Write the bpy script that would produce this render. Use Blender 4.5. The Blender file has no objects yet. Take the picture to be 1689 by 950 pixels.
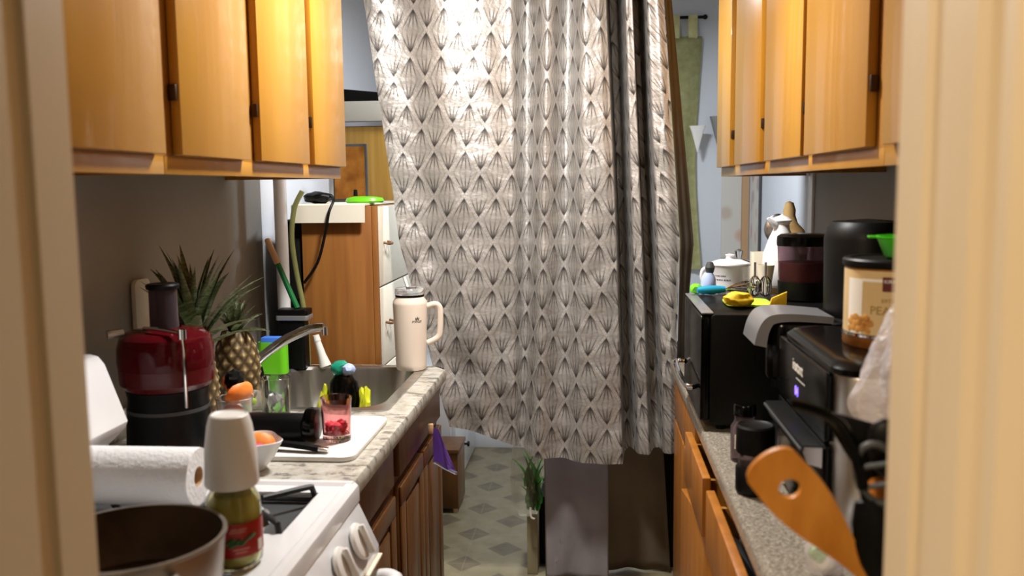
import bpy, bmesh, math, random
from mathutils import Vector, Matrix, noise
random.seed(7)
PI = math.pi
scene = bpy.context.scene
C = scene.collection

# ------------------------------------------------------------------ camera
F, CX, CY, H = 1500.0, 844.5, 475.0, 1.51
YV = Vector((135.5, 170.0, -F)).normalized()
ZV = -Vector((150.0, -13300.0, -F)); ZV -= YV * ZV.dot(YV); ZV.normalize()
XV = YV.cross(ZV)
cam_d = bpy.data.cameras.new('camera'); cam = bpy.data.objects.new('camera', cam_d); C.objects.link(cam)
cam_d.sensor_width = 36.0; cam_d.lens = 36.0 * F / 1689.0; cam_d.clip_start = 0.02
R = Matrix((XV, YV, ZV)).to_4x4()
cam.matrix_world = Matrix.Translation((0, 0, H)) @ R
cam_d.dof.use_dof = True; cam_d.dof.focus_distance = 2.9; cam_d.dof.aperture_fstop = 3.6
scene.camera = cam

def P(x, y, **k):                      # photo pixel -> point on the plane X=, Y= or Z=
    d = Vector((x - CX, CY - y, -F)); d = Vector((d.dot(XV), d.dot(YV), d.dot(ZV)))
    if 'X' in k: t = k['X'] / d.x
    elif 'Y' in k: t = k['Y'] / d.y
    else: t = (k['Z'] - H) / d.z
    return Vector((0, 0, H)) + d * t

# ------------------------------------------------------------------ light
vs = scene.view_settings
vs.view_transform = 'Standard'; vs.look = 'None'; vs.gamma = 1.0; vs.use_curve_mapping = False
vs.exposure = -0.25
world = bpy.data.worlds.new('world'); scene.world = world; world.use_nodes = True
world.node_tree.nodes['Background'].inputs[0].default_value = (1.0, 0.80, 0.58, 1)
world.node_tree.nodes['Background'].inputs[1].default_value = 0.03
KITCHEN_W, HALL_W, BACK_W = 54.0, 66.0, 34.0

# ------------------------------------------------------------------ materials
def lin(h):
    if not isinstance(h, str): return (*h, 1)
    v = [int(h[i:i+2], 16) / 255 for i in (0, 2, 4)]
    return tuple((c / 12.92 if c <= .04045 else ((c + .055) / 1.055) ** 2.4) for c in v) + (1,)
class NT:
    """small node expression helper"""
    def __init__(s, m): s.t = m.node_tree; s.n = s.t.nodes; s.l = s.t.links
    def add(s, typ, **k):
        nd = s.n.new(typ)
        for a, b in k.items(): setattr(nd, a, b)
        return nd
    def put(s, sock, v):
        if isinstance(v, Ex): v = v.s
        if isinstance(v, bpy.types.NodeSocket): s.l.new(v, sock)
        else: sock.default_value = v
    def math(s, op, *a, clamp=False):
        nd = s.add('ShaderNodeMath', operation=op, use_clamp=clamp)
        for i, v in enumerate(a): s.put(nd.inputs[i], v)
        return Ex(s, nd.outputs[0])
    def mix(s, f, a, b):
        nd = s.add('ShaderNodeMix', data_type='RGBA')
        s.put(nd.inputs[0], f); s.put(nd.inputs[6], a); s.put(nd.inputs[7], b)
        return nd.outputs[2]
    def ramp(s, fac, stops):
        nd = s.add('ShaderNodeValToRGB'); e = nd.color_ramp.elements
        while len(e) < len(stops): e.new(.5)
        for q, (p, c) in zip(e, stops): q.position = p; q.color = lin(c)
        s.put(nd.inputs[0], fac); return nd.outputs[0]
    def noise(s, scale, detail=3, stretch=None, coord='Object', rough=.5):
        tc = s.add('ShaderNodeTexCoord'); v = tc.outputs[coord]
        if stretch:
            mp = s.add('ShaderNodeMapping'); mp.inputs[3].default_value = stretch; s.l.new(v, mp.inputs[0]); v = mp.outputs[0]
        nd = s.add('ShaderNodeTexNoise'); s.l.new(v, nd.inputs['Vector'])
        nd.inputs['Scale'].default_value = scale; nd.inputs['Detail'].default_value = detail; nd.inputs['Roughness'].default_value = rough
        return Ex(s, nd.outputs['Fac'])
    def step(s, x, a, b):
        nd = s.add('ShaderNodeMapRange', interpolation_type='SMOOTHSTEP')
        s.put(nd.inputs[0], x); nd.inputs[1].default_value = a; nd.inputs[2].default_value = b
        return Ex(s, nd.outputs[0])
    def bump(s, h, strength, dist, bsdf):
        nd = s.add('ShaderNodeBump'); s.put(nd.inputs['Height'], h)
        nd.inputs['Strength'].default_value = strength; nd.inputs['Distance'].default_value = dist
        s.l.new(nd.outputs[0], bsdf.inputs['Normal'])
class Ex:
    def __init__(s, nt, sock): s.nt = nt; s.s = sock
    def __add__(s, o): return s.nt.math('ADD', s, o)
    def __sub__(s, o): return s.nt.math('SUBTRACT', s, o)
    def __rsub__(s, o): return s.nt.math('SUBTRACT', o, s)
    def __mul__(s, o): return s.nt.math('MULTIPLY', s, o)
    def __truediv__(s, o): return s.nt.math('DIVIDE', s, o)
    def abs(s): return s.nt.math('ABSOLUTE', s)
    def rnd(s): return s.nt.math('ROUND', s)
    __radd__ = __add__; __rmul__ = __mul__
MATS = {}
def pm(name, col, rough=.5, metal=0.0, trans=0.0, ior=1.45, coat=0.0, alpha=1.0, emit=None, es=0.0, sss=0.0, sheen=0.0):
    m = bpy.data.materials.new(name); m.use_nodes = True
    b = m.node_tree.nodes['Principled BSDF']
    b.inputs['Base Color'].default_value = lin(col); b.inputs['Roughness'].default_value = rough
    b.inputs['Metallic'].default_value = metal; b.inputs['Transmission Weight'].default_value = trans
    b.inputs['IOR'].default_value = ior; b.inputs['Coat Weight'].default_value = coat; b.inputs['Alpha'].default_value = alpha
    b.inputs['Sheen Weight'].default_value = sheen
    if sss: b.inputs['Subsurface Weight'].default_value = sss
    if emit: b.inputs['Emission Color'].default_value = lin(emit); b.inputs['Emission Strength'].default_value = es
    MATS[name] = m
    return m
def vary(m, c1, c2, scale, stretch=None, detail=4, lo=.3, hi=.7, bump=0, rough=None, dist=.002):
    nt = NT(m); b = nt.n['Principled BSDF']
    n = nt.noise(scale, detail, stretch)
    nt.l.new(nt.ramp(n, [(lo, c1), (hi, c2)]), b.inputs['Base Color'])
    if bump: nt.bump(n, bump, dist, b)
    return m
# woods
honey = vary(pm('honey_wood', 'C08038', .34, coat=.25), 'A06A18', 'BA8832', 1.6, (3, 3, .5), 4, .2, .8, .02)
hinge_m = pm('bronze_hinge', '3A2410', .5, metal=.5)
honey_edge = vary(pm('honey_edge', 'A86A2C', .45), '8C5A1C', 'A87630', 6, (5, 5, .7), 5)
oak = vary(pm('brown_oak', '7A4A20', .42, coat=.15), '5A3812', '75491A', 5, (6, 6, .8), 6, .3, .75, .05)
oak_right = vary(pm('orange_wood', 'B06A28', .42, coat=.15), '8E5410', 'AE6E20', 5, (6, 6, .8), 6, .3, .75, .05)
dresser_wood = vary(pm('dresser_wood', 'B07030', .45), '825022', '9A6630', 4, (8, 8, .5), 6, .3, .7, .03)
yellow_wood = vary(pm('yellow_wood', 'BF9440', .5), 'AE8232', 'C99D4A', 3, (14, 14, .5), 4, .3, .7)
spoon_wood = vary(pm('spoon_wood', 'C98430', .5), 'B46E1A', 'D8923A', 9, (3, 3, 1), 5, .25, .75)
# paint
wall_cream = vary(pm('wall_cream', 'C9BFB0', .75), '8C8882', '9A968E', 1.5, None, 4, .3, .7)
wall_blue = vary(pm('wall_blue', 'C4C9D2', .75), 'D0D4DC', 'DADEE4', 1.2, None, 4, .3, .7)
trim_paint = vary(pm('trim_paint', 'DCCBAE', .45), 'D6C4A6', 'E0D0B5', 6, (1, 1, .2), 4, .3, .7, .15)
ceil_m = pm('ceiling_paint', 'E0DDD6', .8)
white_gloss = vary(pm('white_enamel', 'E4E4E6', .22, coat=.3), 'DFDFE2', 'E8E8EA', 4)
white_mat = pm('white_plastic', 'E8E5E0', .4)
ivory = pm('ivory_plastic', 'E2DAC6', .4)
cream = pm('cream_board', 'DAD4C4', .6)
blackg = pm('black_gloss', '040404', .18)
blackp = pm('black_plastic', '060606', .45)
blackm = pm('black_matte', '0A0906', .7)
for m_ in (blackg, blackp, blackm): m_.node_tree.nodes['Principled BSDF'].inputs['Specular IOR Level'].default_value = .22
iron = pm('cast_iron', '1C1C1D', .5)
greyp = pm('grey_plastic', '3A3C3E', .5)
steel = vary(pm('stainless', 'B9B4AC', .3, metal=1), 'B4B2AE', 'CCCAC6', 30, (1, 1, .05), 3)
chrome = pm('chrome', 'D8D8DA', .08, metal=1)
silverp = pm('silver_plastic', 'A8A8AC', .32, metal=.7)
alum = vary(pm('dull_aluminium', 'A49C92', .38, metal=.85), '948B80', 'B2AAA0', 12)
potin = vary(pm('pot_inside', '5A4632', .5, metal=.4), '3A2818', '5E4834', 9)
glass = pm('clear_glass', 'F4F6F6', .03, trans=1, ior=1.45)
pinkglass = pm('pink_glass', 'F0C4C4', .04, trans=1, ior=1.45)
clearp = pm('clear_plastic', 'EFEFF2', .12, trans=.9, ior=1.2)
smoke = pm('smoky_plastic', '8E7C84', .08, trans=.85, ior=1.2)
redp = pm('red_translucent', '70141E', .12, trans=.6, ior=1.3)
juice = pm('red_juice', '4E0A10', .25)
pulp = vary(pm('red_pulp', 'B02838', .4), '7A0C18', 'D05058', 30)
pinkice = vary(pm('pink_ice', 'D83048', .15), 'C01C38', 'EE7080', 60)
orange = vary(pm('orange_peel', 'F08028', .5, sss=.1), 'E8701A', 'F79A48', 14, None, 4, .3, .7, .2)
green = pm('lime_plastic', '6CC81E', .35)
greenb = pm('bright_green_bowl', '46C81C', .3)
lime = pm('lime_silicone', 'B8DC3C', .45)
yellow = vary(pm('yellow_cloth', 'E0B818', .7), 'CFA40E', 'EEC828', 12)
blue = pm('blue_sponge', '3E78E0', .8)
teal = pm('teal_handle', '1A8CB0', .35)
purple = pm('purple_foil', 'AA80EC', .35, sheen=.3)
pink = pm('pink_plastic', 'C84878', .5)
greenh = pm('green_handle', '0F6A38', .35)
hose = pm('green_hose', '7A7C4A', .5)
peach = pm('peach_enamel', 'E6D6C6', .35)
beigew = pm('beige_wood', 'C8A27A', .55)
straw = pm('white_straw', 'ECE6E4', .35)
papert = pm('paper_towel', 'ECECEE', .9)
nt = NT(papert); nt.bump(nt.noise(120, 2), .6, .003, nt.n['Principled BSDF'])
tan_lbl = vary(pm('peanut_label', 'DDB878', .4), 'CDB07C', 'DEC79C', 7)
gold = pm('gold_print', '9A7C34', .4)
maroon = pm('maroon_print', '5A1410', .5)
whitepr = pm('white_print', 'F0EEE8', .5)
darkpr = pm('dark_print', '4A4A4C', .5)
nuts = vary(pm('peanut_print', 'C88A3C', .5), '9E6420', 'D8A050', 60)
redlbl = vary(pm('red_label', '9A1812', .4), '8A120C', 'AA241A', 8)
greenpr = pm('green_print', '2E5E2A', .5)
palepr = pm('pale_print', 'C88070', .5)
veg = vary(pm('pickled_vegetable', 'B0A048', .3, sss=.1), 'A89A44', 'E8DEA0', 26, (1, 1, .35), 4, .3, .7)
brine = pm('jar_glass', 'E8E8C8', .04, trans=1, ior=1.3)
amber = vary(pm('amber_can', '8A5A1E', .3, metal=.3), '6E3C10', 'A87030', 16)
figure_m = vary(pm('tan_figurine', '9A7E50', .6), '7E6238', 'AE9260', 16)
greencloth = vary(pm('olive_cloth', '9A9C5A', .9), 'BAB880', 'D2D09C', 30, None, 5, .3, .7, .6)
greyc = vary(pm('grey_cloth', '9A9296', .95), 'A8A0A2', 'BEB6B8', 4, None, 4, .3, .7, .5, dist=.01)
brownc = vary(pm('brown_cloth', '54443A', .95), '84725F', '96846F', 4, None, 4, .3, .7, .4, dist=.01)
lining = pm('curtain_lining', '4E4438', .85)
palewood = pm('pale_post', '9A9074', .6)
leafm = vary(pm('pineapple_leaf', '5E6A44', .45), '4A5434', '98A07C', 9, (1, 1, 4), 3, .3, .75)
herb = vary(pm('herb_leaf', '3E8A3A', .5), '3C9A3A', '7CCB66', 30)
bluecap = pm('pale_blue_plastic', 'A8B8E0', .35)
tealwrap = pm('teal_wrap', '1E8A70', .25)
yellowneon = pm('neon_yellow', 'D8DC30', .5)
screen = pm('violet_display', '6A50E0', .3, emit='7A60FF', es=4)
lampm = pm('lamp_glass', 'FFFFFF', .4, emit='FFF4E2', es=6)
lampw = pm('warm_lamp_glass', 'FFE9C8', .4, emit='FFC880', es=3)
bag_m = pm('clear_bag', 'E6E2EA', .22, alpha=.5)
nt = NT(bag_m); b_ = nt.n['Principled BSDF']; nt.bump(nt.noise(16, 5, rough=.65), .9, .02, b_)
bag2_m = pm('thin_bag', 'D8D8CC', .25, alpha=.20)
nt = NT(bag2_m); nt.bump(nt.noise(22, 4), .8, .015, nt.n['Principled BSDF'])
purplefoil = purple

def granite(name, base, cols, scale, rough=.3, streak=False):
    m = pm(name, base, rough, coat=.2); nt = NT(m); b = nt.n['Principled BSDF']
    n1 = nt.noise(scale, 6, (1, 1, 1), rough=.7)
    c = nt.ramp(n1, cols)
    n2 = nt.noise(scale * (.55 if streak else 3), 6, (1, 2.0, 1) if streak else None, rough=.72)
    f = nt.step(n2, .53, .60) if streak else nt.step(n2, .58, .70)
    nt.l.new(nt.mix(f * .75, c, lin('46423E' if streak else '6E655A')), b.inputs['Base Color'])
    return m
ctr_left = granite('marble_laminate', 'D0CBBE', [(.3, '988E7C'), (.45, 'B2ACA0'), (.6, 'C4C1B8'), (.75, 'AAA084')], 34, streak=True)
ctr_right = granite('speckled_laminate', 'A09A8E', [(.34, '463F36'), (.45, '7E766A'), (.56, '938B7E'), (.66, 'BDB8AE')], 170)

# vinyl floor with a printed diamond in each foot of the sheet
floor_m = pm('vinyl_floor', 'A89C74', .38); nt = NT(floor_m); b = nt.n['Principled BSDF']
tc = nt.add('ShaderNodeTexCoord'); sp = nt.add('ShaderNodeSeparateXYZ'); nt.l.new(tc.outputs['Object'], sp.inputs[0])
fx, fy = (Ex(nt, sp.outputs[0]) + .525) / .303, (Ex(nt, sp.outputs[1]) - 3.80) / .315
def cellmax(a, c): return (a - a.rnd()).abs() + (c - c.rnd()).abs()
d1, d2 = cellmax(fx, fy), cellmax(fx + .5, fy + .5)
dm = nt.math('MINIMUM', d1, d2)
mask = 1 - nt.step(dm, .235, .25)
gl = nt.math('MINIMUM', (fx - fx.rnd()).abs(), (fy - fy.rnd()).abs())
nz = nt.noise(14, 5)
base = nt.ramp(nz, [(.3, '7A7056'), (.7, '8C8268')])
dia = nt.ramp(nz, [(.3, '605644'), (.7, '726852')])
c = nt.mix(mask, base, dia)
nt.l.new(nt.mix((1 - nt.step(gl, .006, .014)) * .35, c, lin('8E8468')), b.inputs['Base Color'])

# curtain print: lattice of diamonds filled with fans of lines
curt_m = pm('patterned_satin', 'A09C98', .46, metal=.5); nt = NT(curt_m); b = nt.n['Principled BSDF']
uv = nt.add('ShaderNodeUVMap'); sp = nt.add('ShaderNodeSeparateXYZ'); nt.l.new(uv.outputs[0], sp.inputs[0])
U, V = Ex(nt, sp.outputs[0]) / .113, Ex(nt, sp.outputs[1]) / .164
a_, b2 = U + V, U - V
fa, fb = a_ - a_.rnd(), b2 - b2.rnd()
lx, ly = (fa + fb) * .5, (fa - fb) * .5
q = ly.abs() * 2; p = lx.abs() * 2
edge = nt.math('MAXIMUM', fa.abs(), fb.abs()) * 2
t = lx / nt.math('MAXIMUM', .5 - ly.abs(), .02)
fan = nt.math('SINE', t * 17.0)
lines = nt.step(fan, .0, .9) * (nt.step(q, .05, .5) * .75 + .25) * (1 - nt.step(edge, .80, .90))
tip = nt.step(q, .40, .82) * (1 - nt.step(edge, .86, .96))
band = nt.step(edge, .9, .98)
blines = nt.math('SINE', (fa - fb) * 0.0 + nt.math('MINIMUM', fa.abs(), fb.abs()) * 60)
dark = nt.math('MAXIMUM', lines * .72, tip * .92)
dark = nt.math('MAXIMUM', dark, band * nt.step(blines, .3, .9) * .25, clamp=True)
nzf = nt.noise(3, 3, coord='UV')
lightc = nt.ramp(nzf, [(.3, 'AEAAA5'), (.7, 'BAB6B2')])
lightc = nt.mix(nt.step(edge, .84, .96), lightc, lin('C2BEBA'))
col = nt.mix(dark, lightc, lin('2E2A28'))
nt.l.new(col, b.inputs['Base Color'])
nt.bump(nt.noise(11, 5, coord='UV'), .6, .02, b)

# ------------------------------------------------------------------ mesh helpers
def box(bm, x0, x1, y0, y1, z0, z1, bev=0, seg=2, rot=None, about=None):
    vs_ = bmesh.ops.create_cube(bm, size=1)['verts']
    for v in vs_:
        v.co = Vector((x0 + (v.co.x + .5) * (x1 - x0), y0 + (v.co.y + .5) * (y1 - y0), z0 + (v.co.z + .5) * (z1 - z0)))
    if rot is not None:
        bmesh.ops.rotate(bm, verts=vs_, cent=about or Vector(((x0+x1)/2, (y0+y1)/2, (z0+z1)/2)), matrix=rot)
    if bev:
        es = list({e for v in vs_ for e in v.link_edges})
        bmesh.ops.bevel(bm, geom=es, offset=bev, segments=seg, affect='EDGES', profile=.5)
    return bm
def B(*a, **k): return box(bmesh.new(), *a, **k)
def lathe(bm, prof, n=32, c=(0, 0, 0), sx=1, sy=1, wob=None, axis='Z'):
    rings = []
    for i, (r, z) in enumerate(prof):
        if r <= 1e-6: co = [(0, 0, z)]
        else:
            co = []
            for k in range(n):
                a = 2 * PI * k / n; rr = r * (wob(a, z, i) if wob else 1)
                co.append((rr * math.cos(a) * sx, rr * math.sin(a) * sy, z))
        if axis == 'X': co = [(z_, x_, y_) for x_, y_, z_ in co]
        if axis == 'Y': co = [(x_, z_, y_) for x_, y_, z_ in co]
        rings.append([bm.verts.new((x_ + c[0], y_ + c[1], z_ + c[2])) for x_, y_, z_ in co])
    for A, D in zip(rings, rings[1:]):
        if len(A) == 1 and len(D) == 1: continue
        for k in range(n):
            k2 = (k + 1) % n
            if len(A) == 1: bm.faces.new((A[0], D[k], D[k2]))
            elif len(D) == 1: bm.faces.new((A[k], A[k2], D[0]))
            else: bm.faces.new((A[k], A[k2], D[k2], D[k]))
    if len(rings[0]) > 1 and len(rings[-1]) > 1:          # a ring-shaped profile closes on itself
        A, D = rings[-1], rings[0]
        for k in range(n): bm.faces.new((A[k], A[(k + 1) % n], D[(k + 1) % n], D[k]))
    return bm
def L(prof, n=32, **k): return lathe(bmesh.new(), prof, n, **k)
def shell(prof_out, th, n=32, **k):
    """open vessel: outer profile from the bottom centre up, then down the inside"""
    inn = [(max(r - th, 0), z + (th if r - th <= 0.0 or i == 0 else 0)) for i, (r, z) in enumerate(prof_out)]
    inn[0] = (0, prof_out[0][1] + th)
    if len(inn) > 1: inn[1] = (max(prof_out[1][0] - th, .001), prof_out[1][1] + th)
    return L([(0, prof_out[0][1])] + prof_out[1:] + inn[::-1], n, **k)
def tube(bm, pts, r, n=10, closed=False, sq=1.0):
    pts = [Vector(p_) for p_ in pts]; N = len(pts)
    rs = r if isinstance(r, (list, tuple)) else [r] * N
    rings = []; up = None
    for i, p_ in enumerate(pts):
        if closed: t_ = pts[(i + 1) % N] - pts[i - 1]
        else: t_ = pts[min(i + 1, N - 1)] - pts[max(i - 1, 0)]
        t_.normalize()
        if up is None:
            up = Vector((0, 0, 1)) if abs(t_.z) < .9 else Vector((1, 0, 0))
        up = (up - t_ * up.dot(t_)).normalized(); s_ = t_.cross(up)
        rings.append([bm.verts.new(p_ + (up * math.cos(2*PI*k/n) * sq + s_ * math.sin(2*PI*k/n)) * rs[i]) for k in range(n)])
    prs = list(zip(rings, rings[1:])) + ([(rings[-1], rings[0])] if closed else [])
    for A, D in prs:
        for k in range(n): bm.faces.new((A[k], A[(k+1) % n], D[(k+1) % n], D[k]))
    if not closed: bm.faces.new(rings[0][::-1]); bm.faces.new(rings[-1])
    return bm
def TB(*a, **k): return tube(bmesh.new(), *a, **k)
def smoothpts(pts, sub=6):
    pts = [Vector(p_) for p_ in pts]; out = []
    for i in range(len(pts) - 1):
        p0, p1, p2, p3 = pts[max(i-1, 0)], pts[i], pts[i+1], pts[min(i+2, len(pts)-1)]
        for k in range(sub):
            t_ = k / sub
            out.append(.5 * ((2*p1) + (p2-p0)*t_ + (2*p0-5*p1+4*p2-p3)*t_*t_ + (3*p1-p0-3*p2+p3)*t_**3))
    return out + [pts[-1]]
def prism(bm, pts, a0, a1, axis='Y', bev=0):
    """extrude a 2-D outline along an axis: X -> (y,z), Y -> (x,z), Z -> (x,y)"""
    def mk(u, v, a): return {'X': (a, u, v), 'Y': (u, a, v), 'Z': (u, v, a)}[axis]
    A = [bm.verts.new(mk(u, v, a0)) for u, v in pts]; D = [bm.verts.new(mk(u, v, a1)) for u, v in pts]
    n = len(pts); fs = [bm.faces.new(A), bm.faces.new(D[::-1])]
    for k in range(n): fs.append(bm.faces.new((A[k], D[k], D[(k+1) % n], A[(k+1) % n])))
    bmesh.ops.recalc_face_normals(bm, faces=fs)
    if bev:
        es = [e for f in fs[:2] for e in f.edges]
        bmesh.ops.bevel(bm, geom=list(set(es)), offset=bev, segments=2, affect='EDGES', profile=.5)
    return bm
def PR(*a, **k): return prism(bmesh.new(), *a, **k)
def rrect(x0, x1, y0, y1, r, n=6):
    out = []
    for cx, cy, a0 in ((x1-r, y1-r, 0), (x0+r, y1-r, PI/2), (x0+r, y0+r, PI), (x1-r, y0+r, 1.5*PI)):
        for k in range(n + 1):
            a = a0 + PI/2 * k / n; out.append((cx + r*math.cos(a), cy + r*math.sin(a)))
    return out
def blob(r, seed=0, amp=.2, freq=2.0, sub=3, sc=(1, 1, 1), c=(0, 0, 0)):
    bm = bmesh.new(); bmesh.ops.create_icosphere(bm, subdivisions=sub, radius=1)
    for v in bm.verts:
        d = v.co.normalized(); k = 1 + amp * noise.noise(d * freq + Vector((seed*7.1, seed*3.3, seed)))
        v.co = Vector((d.x*sc[0]*r*k + c[0], d.y*sc[1]*r*k + c[1], d.z*sc[2]*r*k + c[2]))
    return bm
def textbm(s, size, depth=.0006, font=None):
    cu = bpy.data.curves.new('t', 'FONT'); cu.body = s; cu.size = size; cu.extrude = depth; cu.align_x = 'CENTER'; cu.align_y = 'CENTER'
    cu.resolution_u = 2
    o = bpy.data.objects.new('t', cu); C.objects.link(o); bpy.context.view_layer.update()
    me = bpy.data.meshes.new_from_object(o.evaluated_get(bpy.context.evaluated_depsgraph_get()))
    bm = bmesh.new(); bm.from_mesh(me)
    bpy.data.objects.remove(o); bpy.data.curves.remove(cu); bpy.data.meshes.remove(me)
    return bm
def wrap(bm, r, a0, z, c=(0, 0), sx=1):
    """bend a flat mesh (u right, v up, w out) round an upright cylinder"""
    for v in bm.verts:
        a = a0 + v.co.x / r; rr = r + v.co.z
        v.co = Vector((c[0] + rr * math.cos(a), c[1] + rr * math.sin(a), z + v.co.y))
    return bm
def patch(u0, u1, v0, v1, w=.0005, n=16):
    bm = bmesh.new(); rows = []
    for v in (v0, v1): rows.append([bm.verts.new((u0 + (u1-u0)*k/n, v, w)) for k in range(n+1)])
    for k in range(n): bm.faces.new((rows[0][k], rows[0][k+1], rows[1][k+1], rows[1][k]))
    return bm
def face_minus_x(bm, x, y, z):         # flat mesh (u,v,w) onto a face that looks towards -X
    for v in bm.verts: v.co = Vector((x - v.co.z, y - v.co.x, z + v.co.y))
    return bm
def orient(bm, m): bmesh.ops.transform(bm, matrix=m, verts=bm.verts); return bm

def ob(name, bm, mat, parent=None, label=None, cat=None, group=None, kind=None, world=False, sharp=35, org=None):
    if org is not None: bmesh.ops.translate(bm, verts=bm.verts, vec=-Vector(org))
    if parent is not None and world: bmesh.ops.translate(bm, verts=bm.verts, vec=-parent.location)
    bmesh.ops.recalc_face_normals(bm, faces=bm.faces)
    me = bpy.data.meshes.new(name); bm.to_mesh(me); bm.free()
    me.shade_smooth(); me.set_sharp_from_angle(angle=math.radians(sharp))
    me.materials.append(mat)
    o = bpy.data.objects.new(name, me); C.objects.link(o)
    if org is not None: o.location = org
    if parent is not None: o.parent = parent
    tagit(o, label, cat, group, kind); return o
def tagit(o, label=None, cat=None, group=None, kind=None):
    for k, v in (('label', label), ('category', cat), ('group', group), ('kind', kind)):
        if v: o[k] = v
    return o
def thing(name, label, cat, loc=(0, 0, 0), rz=0, group=None):
    o = bpy.data.objects.new(name, None); C.objects.link(o); o.empty_display_size = .05
    o.location = loc; o.rotation_euler = (0, 0, rz); return tagit(o, label, cat, group)
def inst(o, parent, loc, rot=(0, 0, 0), sc=(1, 1, 1)):
    c = o.copy(); C.objects.link(c); c.parent = parent; c.location = loc; c.rotation_euler = rot; c.scale = sc
    return c

# ------------------------------------------------------------------ the room
XL, XR, YF, YB, ZC = -1.16, 0.86, 0.86, 5.13, 2.5
def struct(name, bm, m, label): return ob(name, bm, m, None, label, name.split('_')[0], kind='structure')
struct('floor', B(-2.4, 2.2, -1.6, YB, -.06, 0), floor_m, 'beige vinyl floor printed with brown diamonds')
struct('ceiling', B(-2.4, 2.2, -1.6, YB + .1, ZC, ZC + .06), ceil_m, 'white painted ceiling over the kitchen')
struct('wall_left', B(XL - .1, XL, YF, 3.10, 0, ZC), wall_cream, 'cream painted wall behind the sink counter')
struct('wall_left_far', B(XL - .1, XL, 3.10, YB, 0, ZC), wall_blue, 'pale blue wall beside the dresser')
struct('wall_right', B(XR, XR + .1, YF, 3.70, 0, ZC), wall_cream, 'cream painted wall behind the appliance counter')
struct('wall_right_far', B(XR, XR + .1, 3.70, YB, 0, ZC), wall_blue, 'pale blue wall past the end of the right cabinets')
struct('wall_back', B(XL - .1, XR + .1, YB, YB + .1, 0, ZC), wall_blue, 'pale blue far wall behind the curtain')
XJL, XJR = -.512, .275
bm = B(-2.4, XJL - .06, .52, YF, 0, ZC); box(bm, XJR + .06, 2.2, .52, YF, 0, ZC); box(bm, XJL - .06, XJR + .06, .52, YF, 2.1, ZC)
struct('wall_front', bm, wall_cream, 'cream wall around the kitchen doorway')
def jamb(xe, s):
    """moulded door jamb in plan, extruded up; s = +1 when the wood lies towards +X"""
    pr = [(0, .862), (0, .800), (.006, .796), (.006, .775), (.002, .772), (.002, .705), (.010, .700), (.014, .690), (.014, .672),
          (.004, .664), (.002, .655), (.002, .640), (.011, .634), (.016, .622), (.016, .600), (.006, .594), (.004, .540), (.004, .50), (.062, .50), (.062, .862)]
    return PR([(xe + s * u, v) for u, v in pr], 0, 2.1, 'Z')
struct('trim_1', jamb(XJL, -1), trim_paint, 'left moulded door jamb in cream paint')
struct('trim_2', jamb(XJR, 1), trim_paint, 'right moulded door jamb in cream paint')
struct('trim_3', TB([(-1.055, 3.0, .0), (-1.055, 3.0, 2.5)], .022, 12), white_gloss, 'white vertical pipe in the corner past the sink')
struct('trim_4', B(XR - .012, XR, 3.665, 3.735, 0, ZC, bev=.003), white_gloss, 'white vertical trim strip on the right wall')
struct('trim_5', B(XR - .05, XR - .012, YB - .012, YB, 0, ZC), beigew, 'tan corner strip in the far right corner')
struct('baseboard_back', B(XL, XR, YB - .015, YB, 0, .11, bev=.003), white_gloss, 'white baseboard along the far wall')

# lamps
def ceiling_lamp(name, label, loc, mat, watts, colr, size=.16):
    t = thing(name, label, 'lamp', loc)
    ob('lamp_base', L([(0, 0), (size*.9, 0), (size*.9, -.02), (0, -.02)], 32), white_gloss, t)
    ob('lamp_shade', L([(0, -.021), (size*.85, -.021), (size*.8, -.05), (size*.5, -.085), (0, -.10)], 32), mat, t)
    d = bpy.data.lights.new(name + '_light', 'AREA'); d.shape = 'DISK'; d.size = size * 1.6; d.energy = watts; d.color = colr
    lo = bpy.data.objects.new(name + '_light', d); C.objects.link(lo); lo.parent = t; lo.location = (0, 0, -.115)
    d.spread = PI
ceiling_lamp('ceiling_lamp', 'round white ceiling lamp over the middle of the kitchen', (-.22, 2.36, ZC), lampm, KITCHEN_W, (1, .985, .95))
ceiling_lamp('hall_lamp', 'round warm ceiling lamp in the hall before the doorway', (-.85, -.30, ZC), lampw, HALL_W, (1, .78, .52))
ceiling_lamp('back_room_lamp', 'round cool ceiling lamp behind the curtain', (.0, 3.75, ZC), lampm, BACK_W, (.86, .93, 1))

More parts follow.
